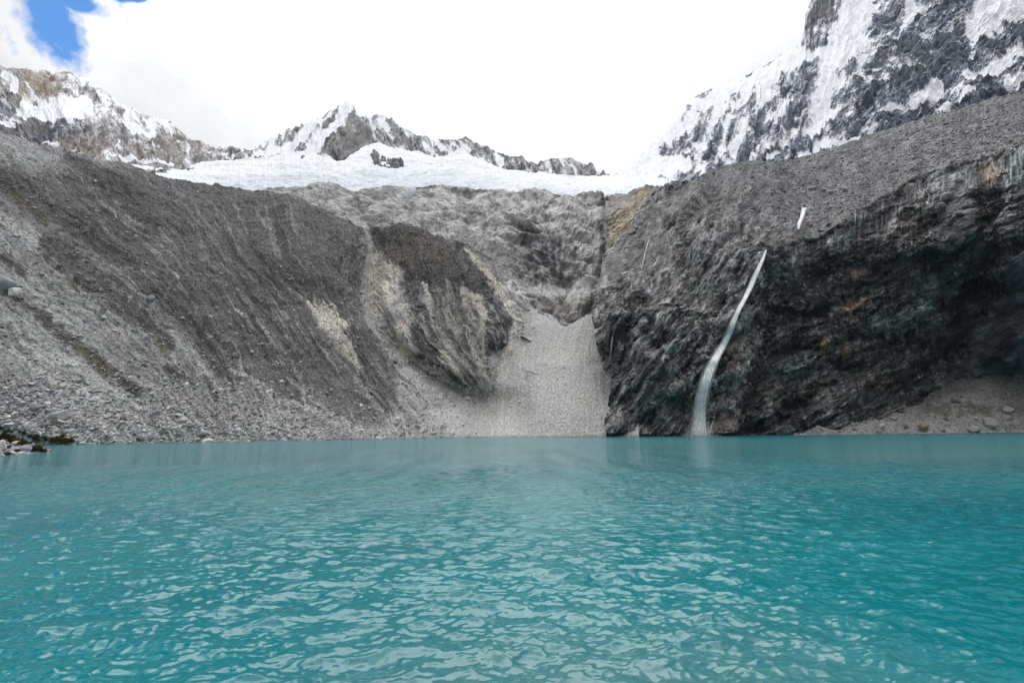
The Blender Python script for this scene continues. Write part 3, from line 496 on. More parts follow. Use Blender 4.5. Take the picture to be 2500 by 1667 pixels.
# centre peak
fm = [(480, 372), (500, 362), (540, 366), (556, 360), (571, 355), (582, 362), (595, 372), (616, 361), (664, 337), (691, 322), (709, 315), (753, 298), (783, 290), (813, 266), (828, 258), (848, 247), (860, 256), (869, 270), (887, 284), (908, 286), (932, 279), (950, 292), (977, 310), (1021, 331), (1066, 340), (1111, 343), (1137, 335), (1149, 343), (1170, 355), (1200, 364), (1214, 372), (1238, 384), (1268, 387), (1298, 395), (1310, 401), (1325, 393), (1366, 386), (1396, 389), (1423, 401), (1447, 416), (1465, 427), (1488, 433), (1560, 440)]
Fp = Grid(480, 1560, 1250, 380, curve([(480, 430), (1560, 470)]), curve(fm), 3, .1, 44)
Fp.depth([(480, 430, 1150), (500, 360, 1400), (600, 420, 1150), (600, 372, 1500), (700, 400, 1200), (700, 320, 1650), (848, 430, 1120), (848, 340, 1350), (848, 250, 1800), (1000, 420, 1180), (1000, 380, 1300), (1000, 322, 1750), (1130, 420, 1250), (1137, 336, 1650), (1300, 440, 1200), (1300, 396, 1500), (1370, 388, 1500), (1450, 440, 1250), (1560, 470, 1200)])
Fp.Y = Fp.Y*(1-.06*Fp.line([(855, 255), (860, 320), (830, 390)], [10, 26, 40], .95)+.05*Fp.line([(890, 290), (900, 340)], [14, 20], .9)-.05*Fp.line([(932, 285), (960, 330)], [14, 24], .95))
flute = Fp.x+.55*(Fp.y-300)*ss(900, 800, Fp.x)-.5*(Fp.y-300)*ss(830, 930, Fp.x)
snowmount(Fp, 'mountain', 'pointed snowy peak above the glacier in the middle', flute, .03, .01, (30, 16, 5, 2, 34), (.22, .212, .205), -.1, seed=23, bias=.42*ss(.7, 1, Fp.v)*ss(1010, 960, Fp.x)*ss(950, 850, Fp.x)+.15*ss(820, 700, Fp.x),
   snows=[([(848, 250), (840, 285), (800, 340), (770, 365)], [16, 14, 12, 16]), ([(820, 262), (780, 310), (700, 370)], [5, 8, 14]), ([(858, 310), (872, 330)], [5, 6]), ([(930, 300), (945, 320)], [10, 6]), ([(640, 380), (720, 360)], [12, 10])],
   bares=[([(858, 258), (900, 330), (940, 380), (890, 400), (810, 392), (825, 340), (850, 310)], 1.1), ([(800, 270), (822, 262), (815, 290), (780, 318)], 1.0), ([(735, 385), (765, 390), (760, 405), (720, 408)], .9), ([(915, 288), (935, 284), (950, 300), (930, 310)], .8)],
   tint=[(915, 288, 10, 5, (.3, .2, .14), .8), (870, 340, 50, 50, (.24, .225, .20), .7)])
# dark outcrops standing in the glacier
for k, (x0, x1, bt, tp, Yd) in enumerate(((888, 985, [(888, 402), (953, 412), (985, 395)], [(888, 396), (912, 371), (930, 380), (955, 386), (976, 385), (985, 394)], 960), (722, 772, [(722, 408), (772, 408)], [(722, 405), (735, 386), (752, 386), (770, 398), (772, 404)], 1000))):
    O = Grid(x0, x1, 260, 110, curve(bt), curve(tp), 3, .2, 50+k); O.depth([(x0, 400, Yd), (x1, 400, Yd), ((x0+x1)/2, 375, Yd+90), ((x0+x1)/2, 412, Yd-20)]); O.base()
    f1, c1 = facet(O.x*.1, O.y*.06, 5+k); f2, c2 = facet(O.x*.3, O.y*.15, 6+k); O.disp((f1*12+f2*7))
    o = O.build('rock_outcrop', M_far, np.ones(O.x.shape+(3,))*np.array([.14, .135, .135])*(1+.8*(c2-.5)+.5*(c1-.5))[..., None], None, foot=30, skirt=((20, -10), (60, -60)))
    tag(o, ['dark jagged rock outcrop breaking through the glacier below the peak', 'small grey rock outcrop in the ice left of the peak'][k], 'rock outcrop')
# left mountain
em = [(-250, 120), (-100, 150), (0, 160), (18, 168), (60, 169), (125, 176), (167, 177), (209, 191), (247, 216), (283, 243), (310, 264), (328, 269), (343, 279), (387, 291), (414, 293), (429, 308), (447, 326), (468, 344), (489, 346), (521, 359), (533, 366), (545, 385), (620, 420)]
E = Grid(-250, 620, 850, 430, curve([(-250, 430), (0, 400), (300, 440), (620, 440)]), curve(em), 3.5, .1, 55)
E.depth([(-250, 400, 700), (-250, 130, 1050), (0, 400, 700), (0, 300, 800), (0, 160, 1150), (167, 400, 760), (167, 290, 880), (167, 180, 1200), (300, 430, 850), (300, 260, 1250), (420, 400, 950), (420, 300, 1250), (530, 400, 1100), (530, 362, 1250), (620, 430, 1250)])
E.Y = E.Y*(1-.05*ss(270, 300, E.y+6*fbm2(E.x*.03, E.y*.03, 4, 2))*ss(600, 300, E.x))
flute = E.x-.35*(E.y-300)
snowmount(E, 'mountain', 'broad ochre and grey mountain with patchy snow at the left', flute, .024, .012, (16, 10, 3.6, 1.4, 26), (.33, .31, .285), -.28, seed=63, bias=.42*ss(.55, .75, E.v)*ss(60, 250, E.x)*ss(470, 380, E.x)-.35*ss(.45, .3, E.v)-.3*ss(430, 480, E.x),
   snows=[([(50, 275), (95, 258), (150, 268), (205, 262)], [10, 18, 20, 16]), ([(60, 283), (130, 285), (200, 290)], [8, 12, 8]), ([(0, 316), (35, 312)], [8, 6]), ([(100, 352), (140, 358)], [5, 6]), ([(10, 185), (40, 200), (35, 230)], [8, 6, 8]), ([(280, 385), (360, 395), (420, 402)], [5, 8, 5]), ([(335, 320), (360, 330)], [9, 7]), ([(370, 300), (375, 335)], [5, 5])],
   bares=[([(40, 180), (120, 185), (150, 235), (60, 240)], .3)],
   tint=[(80, 210, 70, 40, (.42, .32, .22), .55), (126, 199, 10, 8, (.32, .14, .08), .9), (120, 240, 30, 15, (.38, .28, .19), .4), (100, 325, 130, 32, (.10, .11, .15), .9), (0, 270, 40, 50, (.13, .14, .18), .8), (60, 315, 60, 20, (.30, .26, .21), .4), (230, 360, 90, 30, (.28, .23, .18), .5), (285, 350, 30, 18, (.14, .14, .17), .6), (450, 370, 80, 40, (.28, .25, .22), .6)])
# ================= water =================
def water():
    ypx = np.r_[np.linspace(2600, 1700, int(150*Q)), np.linspace(1698, 1200, int(500*Q)), np.linspace(1199, 1054, int(190*Q))]
    Yr = CAMH/np.tan(np.arctan((ypx-H0/2)/F)-PITCH); Yr = np.r_[np.array([-60, -30, -12, -5, -2]), Yr[Yr < 300], 320]
    ax = np.linspace(-1.75, 1.75, int(1500*Q)); ax = np.r_[-40, -15, -7, -4, -2.5, ax, 2.5, 4, 7, 15, 40]; Xg = ax[None]*(np.abs(Yr[:, None])+3); Yg = np.repeat(Yr[:, None], len(ax), 1)
    cell = np.gradient(Yr)[:, None]*.9
    z = np.zeros_like(Xg); dx = np.zeros_like(Xg); dy = np.zeros_like(Xg); r = np.random.default_rng(3)
    gust = 1+.55*fbm2(Xg*.09, Yg*.06, 3, 5); gust = np.clip(gust, .35, 1.7)
    wx = Xg+.25*fbm2(Xg*.35, Yg*.35, 2, 8); wy = Yg+.25*fbm2(Xg*.35, Yg*.35, 2, 9)
    n = 84
    for i in range(n):
        lam = .085*(1.35/.085)**(i/(n-1)); lam *= r.uniform(.93, 1.07); th = r.normal(0, .6)
        kx, ky = math.sin(th), -math.cos(th); kk = 2*math.pi/lam
        sl_ = .043*(.9 if lam > .3 else .75+.2*(lam/.3))*r.uniform(.6, 1.3); a = sl_*lam/(2*math.pi)
        f = np.clip((lam/(np.abs(cell)+1e-6)-2.2)/2.5, 0, 1)
        ph = kk*(wx*kx+wy*ky)+r.uniform(0, 6.28)
        z += a*f*np.sin(ph)*gust; dx -= .8*a*f*kx*np.cos(ph)*-1*gust; dy -= .8*a*f*ky*np.cos(ph)*-1*gust
    P = np.stack([Xg+dx, Yg+dy, z], -1)
    m = bpy.data.materials.new('lake_water'); m.use_nodes = True; N = m.node_tree.nodes; l = m.node_tree.links; b = N['Principled BSDF']
    tc = N.new('ShaderNodeTexCoord')
    def noise(sx, sy, det, rough=.6):
        mp = N.new('ShaderNodeMapping'); l.new(tc.outputs['Object'], mp.inputs[0]); mp.inputs['Scale'].default_value = (sx, sy, 1)
        q = N.new('ShaderNodeTexNoise'); l.new(mp.outputs[0], q.inputs['Vector']); q.inputs['Scale'].default_value = 1; q.inputs['Detail'].default_value = det; q.inputs['Roughness'].default_value = rough
        return q.outputs[0]
    mr = N.new('ShaderNodeMapRange'); l.new(noise(.06, .09, 4), mr.inputs[0]); mr.inputs[1].default_value = .35; mr.inputs[2].default_value = .65
    cm = N.new('ShaderNodeMix'); cm.data_type = 'RGBA'; l.new(mr.outputs[0], cm.inputs[0]); cm.inputs[6].default_value = (.0, .125, .150, 1); cm.inputs[7].default_value = (.003, .168, .184, 1)
    # milky shallows close to the near bank
    sp = N.new('ShaderNodeSeparateXYZ'); l.new(tc.outputs['Object'], sp.inputs[0])
    s1 = N.new('ShaderNodeMapRange'); l.new(sp.outputs[1], s1.inputs[0]); s1.inputs[1].default_value = 9.5; s1.inputs[2].default_value = 6
    gs = N.new('ShaderNodeMath'); gs.operation = 'MULTIPLY_ADD'; l.new(sp.outputs[0], gs.inputs[0]); gs.inputs[1].default_value = .3; gs.inputs[2].default_value = -.42
    gp = N.new('ShaderNodeMath'); gp.operation = 'MULTIPLY'; l.new(gs.outputs[0], gp.inputs[0]); l.new(gs.outputs[0], gp.inputs[1])
    ge = N.new('ShaderNodeMapRange'); l.new(gp.outputs[0], ge.inputs[0]); ge.inputs[1].default_value = 0; ge.inputs[2].default_value = 2.2; ge.inputs[3].default_value = .42; ge.inputs[4].default_value = 0
    mm = N.new('ShaderNodeMath'); mm.operation = 'MULTIPLY'; l.new(s1.outputs[0], mm.inputs[0]); l.new(ge.outputs[0], mm.inputs[1])
    c2 = N.new('ShaderNodeMix'); c2.data_type = 'RGBA'; l.new(mm.outputs[0], c2.inputs[0]); l.new(cm.outputs[2], c2.inputs[6]); c2.inputs[7].default_value = (.11, .185, .172, 1)
    l.new(c2.outputs[2], b.inputs['Base Color']); b.inputs['IOR'].default_value = 1.38; b.inputs['Specular IOR Level'].default_value = .5
    b1 = N.new('ShaderNodeBump'); l.new(noise(1.1, 2.0, 5, .6), b1.inputs['Height']); b1.inputs['Distance'].default_value = .8
    b2 = N.new('ShaderNodeBump'); l.new(noise(.30, .22, 5, .65), b2.inputs['Height']); b2.inputs['Distance'].default_value = .5; f2 = N.new('ShaderNodeMapRange'); l.new(sp.outputs[1], f2.inputs[0]); f2.inputs[1].default_value = 16; f2.inputs[2].default_value = 70; f2.inputs[3].default_value = 0; f2.inputs[4].default_value = .8; l.new(f2.outputs[0], b2.inputs['Strength'])
    rf = N.new('ShaderNodeMapRange'); l.new(sp.outputs[1], rf.inputs[0]); rf.inputs[1].default_value = 15; rf.inputs[2].default_value = 110; rf.inputs[3].default_value = .03; rf.inputs[4].default_value = .16; l.new(rf.outputs[0], b.inputs['Roughness'])
    # bump takes over where the modelled waves are too small to carry
    fr = N.new('ShaderNodeMapRange'); l.new(sp.outputs[1], fr.inputs[0]); fr.inputs[1].default_value = 9; fr.inputs[2].default_value = 32; fr.inputs[3].default_value = .07; fr.inputs[4].default_value = 1.0
    gm_ = N.new('ShaderNodeMapRange'); l.new(noise(.5, .07, 4, .6), gm_.inputs[0]); gm_.inputs[1].default_value = .35; gm_.inputs[2].default_value = .65; gm_.inputs[3].default_value = .45; gm_.inputs[4].default_value = 1.0
    gx = N.new('ShaderNodeMath'); gx.operation = 'MULTIPLY'; l.new(fr.outputs[0], gx.inputs[0]); l.new(gm_.outputs[0], gx.inputs[1]); l.new(gx.outputs[0], b1.inputs['Strength']); l.new(b2.outputs[0], b1.inputs['Normal']); l.new(b1.outputs[0], b.inputs['Normal'])
    sheet('lake', P, None, m, True, 'structure', 'rippled turquoise lake')
water()
# air: thin even haze over the whole valley
def haze():
    V = np.array([(x, y, z) for z in (-40, 1650) for y in (-400, 2600) for x in (-2600, 2600)], float)
    q = np.array([0, 2, 3, 1, 4, 5, 7, 6, 0, 1, 5, 4, 2, 6, 7, 3, 0, 4, 6, 2, 1, 3, 7, 5])
    m = bpy.data.materials.new('haze_air'); m.use_nodes = True; n = m.node_tree.nodes; n.remove(n['Principled BSDF']); v = n.new('ShaderNodeVolumePrincipled')
    v.inputs['Color'].default_value = (.72, .84, 1, 1); v.inputs['Density'].default_value = .000035; v.inputs['Anisotropy'].default_value = .2
    m.node_tree.links.new(v.outputs[0], n['Material Output'].inputs['Volume'])
    raw('haze', V, q, 4, None, m, False, 'stuff', 'thin bluish mountain haze filling the valley')
haze()
# lake bed and far ground reaching the horizon
def ground():
    n = 60; a = np.linspace(-9000, 9000, n); X, Y = np.meshgrid(a, a); P = np.stack([X, Y, X*0-14], -1)
    sheet('ground', P, np.ones((n, n, 4))*np.array([.2, .19, .18, .9]), M_scree)
ground()
# ================= loose stones =================
def ico():
    t = (1+5**.5)/2; v = np.array([(-1, t, 0), (1, t, 0), (-1, -t, 0), (1, -t, 0), (0, -1, t), (0, 1, t), (0, -1, -t), (0, 1, -t), (t, 0, -1), (t, 0, 1), (-t, 0, -1), (-t, 0, 1)], float); v /= np.linalg.norm(v[0])
    f = np.array([(0, 11, 5), (0, 5, 1), (0, 1, 7), (0, 7, 10), (0, 10, 11), (1, 5, 9), (5, 11, 4), (11, 10, 2), (10, 7, 6), (7, 1, 8), (3, 9, 4), (3, 4, 2), (3, 2, 6), (3, 6, 8), (3, 8, 9), (4, 9, 5), (2, 4, 11), (6, 2, 10), (8, 6, 7), (9, 8, 1)])
    return v, f
IV, IF = ico()
def rocks(P, sz, cols, r):
    n = len(P); V = IV[None]*r.uniform(.65, 1.25, (n, 12, 1))*np.stack([r.uniform(.8, 1.5, n), r.uniform(.6, 1.1, n), r.uniform(.4, .8, n)], -1)[:, None]
    a = r.uniform(0, 6.28, n); b = r.normal(0, .45, n); ca, sa, cb, sb = np.cos(a), np.sin(a), np.cos(b), np.sin(b)
    x = V[..., 0]*cb[:, None]-V[..., 2]*sb[:, None]; z = V[..., 0]*sb[:, None]+V[..., 2]*cb[:, None]; y = V[..., 1]
    V = np.stack([x*ca[:, None]-y*sa[:, None], x*sa[:, None]+y*ca[:, None], z], -1)*(sz/2)[:, None, None]+P[:, None]
    return V.reshape(-1, 3), (IF[None]+12*np.arange(n)[:, None, None]).reshape(-1), np.repeat(np.c_[cols, np.full(n, .85)], 12, 0)
def scatter(Gd, n, w, smin, smax, pw, seed, basecol, vc=.25):
    """stones on a sheet, by area and weight w"""
    r = np.random.default_rng(seed); du = np.linalg.norm(np.gradient(Gd.P, axis=1), axis=-1); dv = np.linalg.norm(np.gradient(Gd.P, axis=0), axis=-1)
    p = (w*du*dv).ravel(); p = np.where(np.isfinite(p), p, 0); i = r.choice(p.size, n, p=p/p.sum()); P = Gd.P.reshape(-1, 3)[i]+r.normal(0, .15, (n, 3))*[1, 1, .2]
    u = r.random(n); sz = (smin**-pw+u*(smax**-pw-smin**-pw))**(-1/pw)
    k = np.clip(1+vc*r.normal(size=n), .4, 2.2)[:, None]; cols = np.asarray(basecol)*k*(1+.035*r.normal(size=(n, 1))*np.array([1, 0, -1])+.01*r.normal(size=(n, 3)))
    return P, sz, np.clip(cols, .02, .7)
wA = (.35+2.2*ss(850, 1080, A.y)*ss(1100, 500, A.x)+.8*ss(-.1, .4, nB))*(1-.92*fan)*ss(20, 60, A.Y)
wA = wA*np.clip(300/A.Y, .3, 2)**2
s1 = scatter(A, 46000, wA, .32, 2.2, 2.3, 1, (.34, .335, .325), .42)
s2 = scatter(A, 9000, ss(250, 60, A.x)*ss(900, 1040, A.y)+.4*ss(700, 300, A.x)*ss(980, 1060, A.y)+1e-6, .4, 1.7, 2.0, 2, (.34, .34, .34), .4)
s3 = scatter(D, 7000, np.ones(D.x.shape), .3, 1.8, 2.2, 3, (.28, .275, .27), .3)
s4 = scatter(K, 22000, up*np.clip(300/K.Y, .3, 2)**2+.02*(1-wet)*above+1e-7, .4, 3.2, 2.3, 4, (.17, .168, .166), .4)
s5 = scatter(B, 2500, gv([(1130, 560), (1240, 610), (1290, 590), (1285, 640), (1255, 680), (1420, 690), (1430, 705), (1250, 700), (1100, 590)], 1)+1e-6, .5, 2.5, 2.2, 5, (.3, .29, .28))
V, q, cc = rocks(*[np.concatenate(t) for t in zip(s1, s2, s3, s4, s5)], np.random.default_rng(11))
raw('rubble', V, q, 3, cc, M_stone, False, 'stuff', 'loose grey stones strewn over the slopes and the shore')
# boulders one can pick out
def boulder_mesh(seed, sx, sy, sz, col, rugged=.18):
    import bmesh
    r = np.random.default_rng(seed); bm = bmesh.new(); bmesh.ops.create_icosphere(bm, subdivisions=3, radius=1)
    V = np.array([v.co[:] for v in bm.verts]); d = r.normal(size=(13, 3)); d /= np.linalg.norm(d, axis=1, keepdims=True); h = r.uniform(.58, .95, 13)
    for _ in range(2):
        for k in range(13):
            t = V@d[k]-h[k]; V = V-np.where(t > 0, t, 0)[:, None]*d[k]
    V = V*(1+rugged*.35*fbm3(V, (1.6, 1.6, 1.6), 4, seed % 50)[:, None])
    for v, c_ in zip(bm.verts, V): v.co = (c_[0]*sx/2, c_[1]*sy/2, c_[2]*sz/2)
    me = bpy.data.meshes.new('boulder'); bm.to_mesh(me); bm.free()
    at_ = me.color_attributes.new('Col', 'FLOAT_COLOR', 'POINT'); nz = fbm3(V, (2.5, 2.5, 2.5), 4, 7)
    cc = np.c_[np.asarray(col)*np.clip(1+.5*nz, .5, 1.6)[:, None], np.full(len(V), .8)]; at_.data.foreach_set('color', cc.astype(np.float32).ravel()); me.materials.append(M_stone)
    return me
def boulder(Gd, x, y, wpx, hpx, col, label, seed, rot=0, group=None, mesh=None):
    p = Gd.at(x, y+hpx*.3) if Gd is not None else np.array(pt(x, y+hpx*.4, shoreY(x, y+hpx*.5))); m = p[1]/F*1.05
    me = mesh or boulder_mesh(seed, wpx*m, wpx*m*.8, hpx*m*1.25, col)
    o = bpy.data.objects.new('boulder', me); C.objects.link(o); o.location = p+np.array([0, 0, hpx*m*.18]); o.rotation_euler = (0, math.radians(rot), 0)
    tag(o, label, 'boulder', group); return o
gy_ = 0
ice = boulder(B, 1003, 466, 24, 30, (.82, .88, .92), 'pale blue block of ice hanging over the rock edge below the glacier', 77, 12); ice.name = 'ice_block'; ice['category'] = 'ice block'
gy = (.30, .30, .30); bl = (.27, .285, .30); wh = (.55, .52, .49)
for i, (g_, x, y, w_, h_, co, lb, ro) in enumerate([
 (A, 12, 690, 56, 30, bl, 'big blue-grey boulder high on the left slope at the edge', 8), (A, 38, 711, 40, 22, wh, 'pale cream boulder just under the big blue-grey one', 20),
 (A, 367, 729, 21, 21, bl, 'round bluish boulder lying alone high on the dark part of the left slope', 10), (A, 575, 866, 18, 17, bl, 'round bluish boulder lower on the dark slope', 15),
 (A, 379, 1006, 25, 20, (.26, .28, .27), 'greenish grey pointed boulder standing on the stony foot of the left slope', 5), (A, 615, 858, 10, 7, wh, 'small pale stone beside the round bluish boulder', 10),
 (A, 447, 776, 12, 7, wh, 'small white stone on the dark moraine', 12), (A, 516, 773, 10, 6, wh, 'white flake of rock between dark streaks of the moraine', 0),
 (A, 207, 717, 10, 8, wh, 'small pale stone on the grey scree of the left slope', 0), (A, 148, 1012, 34, 26, (.34, .33, .32), 'broad pale boulder in the coarse rubble on the left', 14),
 (A, 85, 992, 26, 20, gy, 'squat grey boulder above the bushes on the left bank', -10), (A, 152, 940, 14, 12, wh, 'pale rock shining in the scree above the left shore', 0),
 (A, 505, 1078, 26, 16, wh, 'pale block at the waterline of the left shore', -8), (A, 497, 1056, 20, 12, (.36, .36, .35), 'light slab just above the pale waterline block', 6),
 (A, 342, 1067, 22, 13, (.2, .2, .21), 'dark angular rock near the waterline left of the pale block', 20), (A, 366, 1068, 12, 14, gy, 'upright grey rock beside the dark angular one', 0),
 (A, 467, 1040, 20, 14, (.24, .25, .25), 'grey boulder partway up the stony shore', 6), (A, 573, 1012, 14, 10, gy, 'grey rock on the low part of the scree', 0), (A, 623, 1008, 11, 8, (.22, .22, .22), 'dark small rock on the low scree', 18),
 (A, 447, 1023, 22, 13, (.42, .39, .35), 'cream broken rock on the stony shore', 10), (A, 925, 1070, 16, 12, wh, 'pale rock touching the water below the long gully', 0),
 (A, 1142, 971, 15, 9, wh, 'white boulder on the debris below the middle spur', 8), (A, 965, 879, 20, 10, (.2, .2, .2), 'dark boulder at the lip of the long gully', 12), (A, 1232, 834, 10, 8, (.42, .41, .39), 'light grey boulder on the edge of the debris fan', 0),
 (A, 1040, 918, 8, 6, wh, 'small white stone in the long grey gully', 0), (A, 1072, 922, 8, 6, wh, 'white stone where the spur meets the scree', 0),
 (D, 2420, 1032, 34, 26, (.33, .33, .34), 'large light grey boulder on the right beach', 10), (D, 2378, 1046, 28, 14, (.36, .35, .33), 'low pale slab beside the large beach boulder', -6),
 (D, 2256, 1042, 22, 17, (.25, .21, .15), 'brown squared boulder on the right beach', 4), (D, 2153, 1038, 14, 10, (.5, .5, .52), 'white stone on the right beach', -14), (D, 2213, 1041, 10, 9, (.16, .16, .17), 'dark small rock between white and brown beach rocks', 0),
 (D, 2041, 1036, 14, 9, (.33, .32, .31), 'light grey rock at the thin tip of the beach', 5), (D, 2461, 999, 24, 15, (.35, .34, .33), 'pale boulder up the bank behind the right beach', -12), (D, 2182, 1020, 14, 8, gy, 'grey slab on top of the beach below the cliff', 0),
 (D, 2311, 1021, 10, 9, (.24, .19, .12), 'small rusty rock above the brown beach boulder', 0), (D, 2335, 975, 20, 18, (.2, .2, .2), 'dark block in the steep bank right of the cliff', 10),
 (K, 1983, 458, 22, 10, (.38, .38, .40), 'light slab on the rubble above the waterfall', -8), (K, 2010, 462, 18, 10, (.36, .33, .31), 'brownish slab next to the light slab above the waterfall', 0), (K, 2028, 468, 16, 7, (.34, .34, .35), 'thin grey slab right of the brownish one', 6),
 (K, 2310, 478, 30, 18, (.3, .3, .3), 'pale bulging block on the rounded knob of the cliff', -5), (K, 2297, 500, 22, 12, (.28, .28, .28), 'flat block below the bulging one on the knob', 0)]):
    boulder(g_, x, y, w_, h_, co, lb, 100+i, ro)
# many look-alike rocks
protos = {}
def many(Gd, n, wgt, px0, px1, col, label, group, seed):
    r = np.random.default_rng(seed); p = wgt*(Gd.v > .012); p = (p*((Gd.x > 5) & (Gd.x < 2495))).ravel(); p /= p.sum()
    ms = [boulder_mesh(seed*10+k, 1, .8, .62, np.asarray(col)*(.8+.15*k)) for k in range(4)]
    for k, i in enumerate(r.choice(p.size, n, p=p)):
        P = Gd.P.reshape(-1, 3)[i]; s = r.uniform(px0, px1)*P[1]/F; o = bpy.data.objects.new('boulder', ms[k % 4]); C.objects.link(o)
        o.location = P+np.array([0, 0, .1*s]); o.scale = (s, s, s*r.uniform(.7, 1.2)); o.rotation_euler = (r.normal(0, .25), r.normal(0, .3), r.uniform(0, 6.28)); tag(o, label, 'boulder', group)
many(A, 110, ss(420, 100, A.x)*ss(930, 1040, A.y)*ss(1086, 1075, A.y)+1e-9, 6, 13, (.33, .33, .325), 'one of the many angular grey boulders heaped on the left shore', 'boulders heaped on the left shore', 5)
many(A, 60, ss(400, 520, A.x)*ss(1400, 900, A.x)*ss(960, 1050, A.y)+1e-9, 5, 11, (.34, .33, .31), 'one of the many small boulders along the middle shore below the scree', 'small boulders along the middle shore', 6)
many(A, 40, dl*ss(900, 600, A.y)+1e-9, 4, 8, (.42, .41, .39), 'one of the pale stones dotted over the dark moraine', 'pale stones on the dark moraine', 7)
many(D, 45, np.ones(D.x.shape), 6, 13, (.3, .295, .29), 'one of the grey boulders scattered over the right beach', 'boulders scattered on the right beach', 8)
many(K, 60, up+1e-9, 5, 12, (.19, .188, .186), 'one of the blocks lying on the rubble slope above the cliff', 'blocks on the rubble slope above the cliff', 9)
# ================= near left bank =================
bk = [(-260, 1140), (-60, 1118), (0, 1113), (30, 1110), (80, 1106), (117, 1103), (124, 1101), (140, 1100)]
bt = [(-260, 1040), (-60, 1060), (0, 1072), (40, 1082), (70, 1088), (100, 1094), (117, 1099), (124, 1100), (140, 1100)]
Bk = Grid(-260, 140, 380, 90, curve(bk), curve(bt), 1.5, .1, 70)
Bk.depth([(-260, 1060, 62), (-60, 1070, 72), (0, 1080, 75), (60, 1090, 77)], bk[::2]+[(124, 1101)])
Bk.base(); e1 = fbm3(Bk.P, (.4, .4, .4), 4, 3, .6); Bk.disp(e1*.5*ss(0, .1, Bk.v))
Bk.build('bank', M_scree, np.ones(Bk.x.shape+(3,))*np.array([.27, .26, .25])*(1+.5*e1)[..., None], None, skirt=((1.5, -.3), (5, -1.5), (9, -4)), label='stony spit with bushes at the left edge')
r = np.random.default_rng(4)
Pn, sn, cn = scatter(Bk, 900, np.ones(Bk.x.shape), .18, .9, 1.8, 9, (.42, .40, .40), .25)
V, q, cc = rocks(Pn, sn, cn, r); raw('shore_rubble', V, q, 3, cc, M_stone, False, 'stuff', 'pale pebbles on the bushy spit at the left edge')
for i, (x, y, w_, h_, co, lb, ro) in enumerate([(2, 1088, 26, 26, (.60, .57, .57), 'big whitish boulder at the left frame edge on the spit', 10), (62, 1094, 24, 15, (.34, .35, .38), 'grey pointed boulder among the bushes of the spit', 6), (40, 1081, 18, 9, wh, 'whitish slab above the pointed boulder on the spit', 0), (74, 1083, 18, 8, wh, 'pale slab behind the rightmost grass of the spit', 8),
      (118, 1099, 14, 8, (.3, .27, .24), 'brown rock at the tip of the spit', -10), (30, 1104, 16, 6, (.5, .47, .46), 'low pale stone at the waterline of the spit', 0), (34, 1110, 8, 4, (.1, .1, .11), 'little black stone in the water off the spit', 0), (52, 1106, 14, 6, (.52, .49, .47), 'flat light stone on the near edge of the spit', 4)]):
    boulder(Bk, x, y, w_, h_, co, lb, 300+i, ro)
def leafmat(name, col):
    m = bpy.data.materials.new(name); m.use_nodes = True; n = m.node_tree.nodes; l = m.node_tree.links; b = n['Principled BSDF']; a = n.new('ShaderNodeAttribute'); a.attribute_name = 'Col'
    l.new(a.outputs['Color'], b.inputs['Base Color']); b.inputs['Roughness'].default_value = .8; b.inputs['Specular IOR Level'].default_value = .2; return m
M_leaf = leafmat('bush_leaf', 0); M_stem = leafmat('bush_stem', 0)
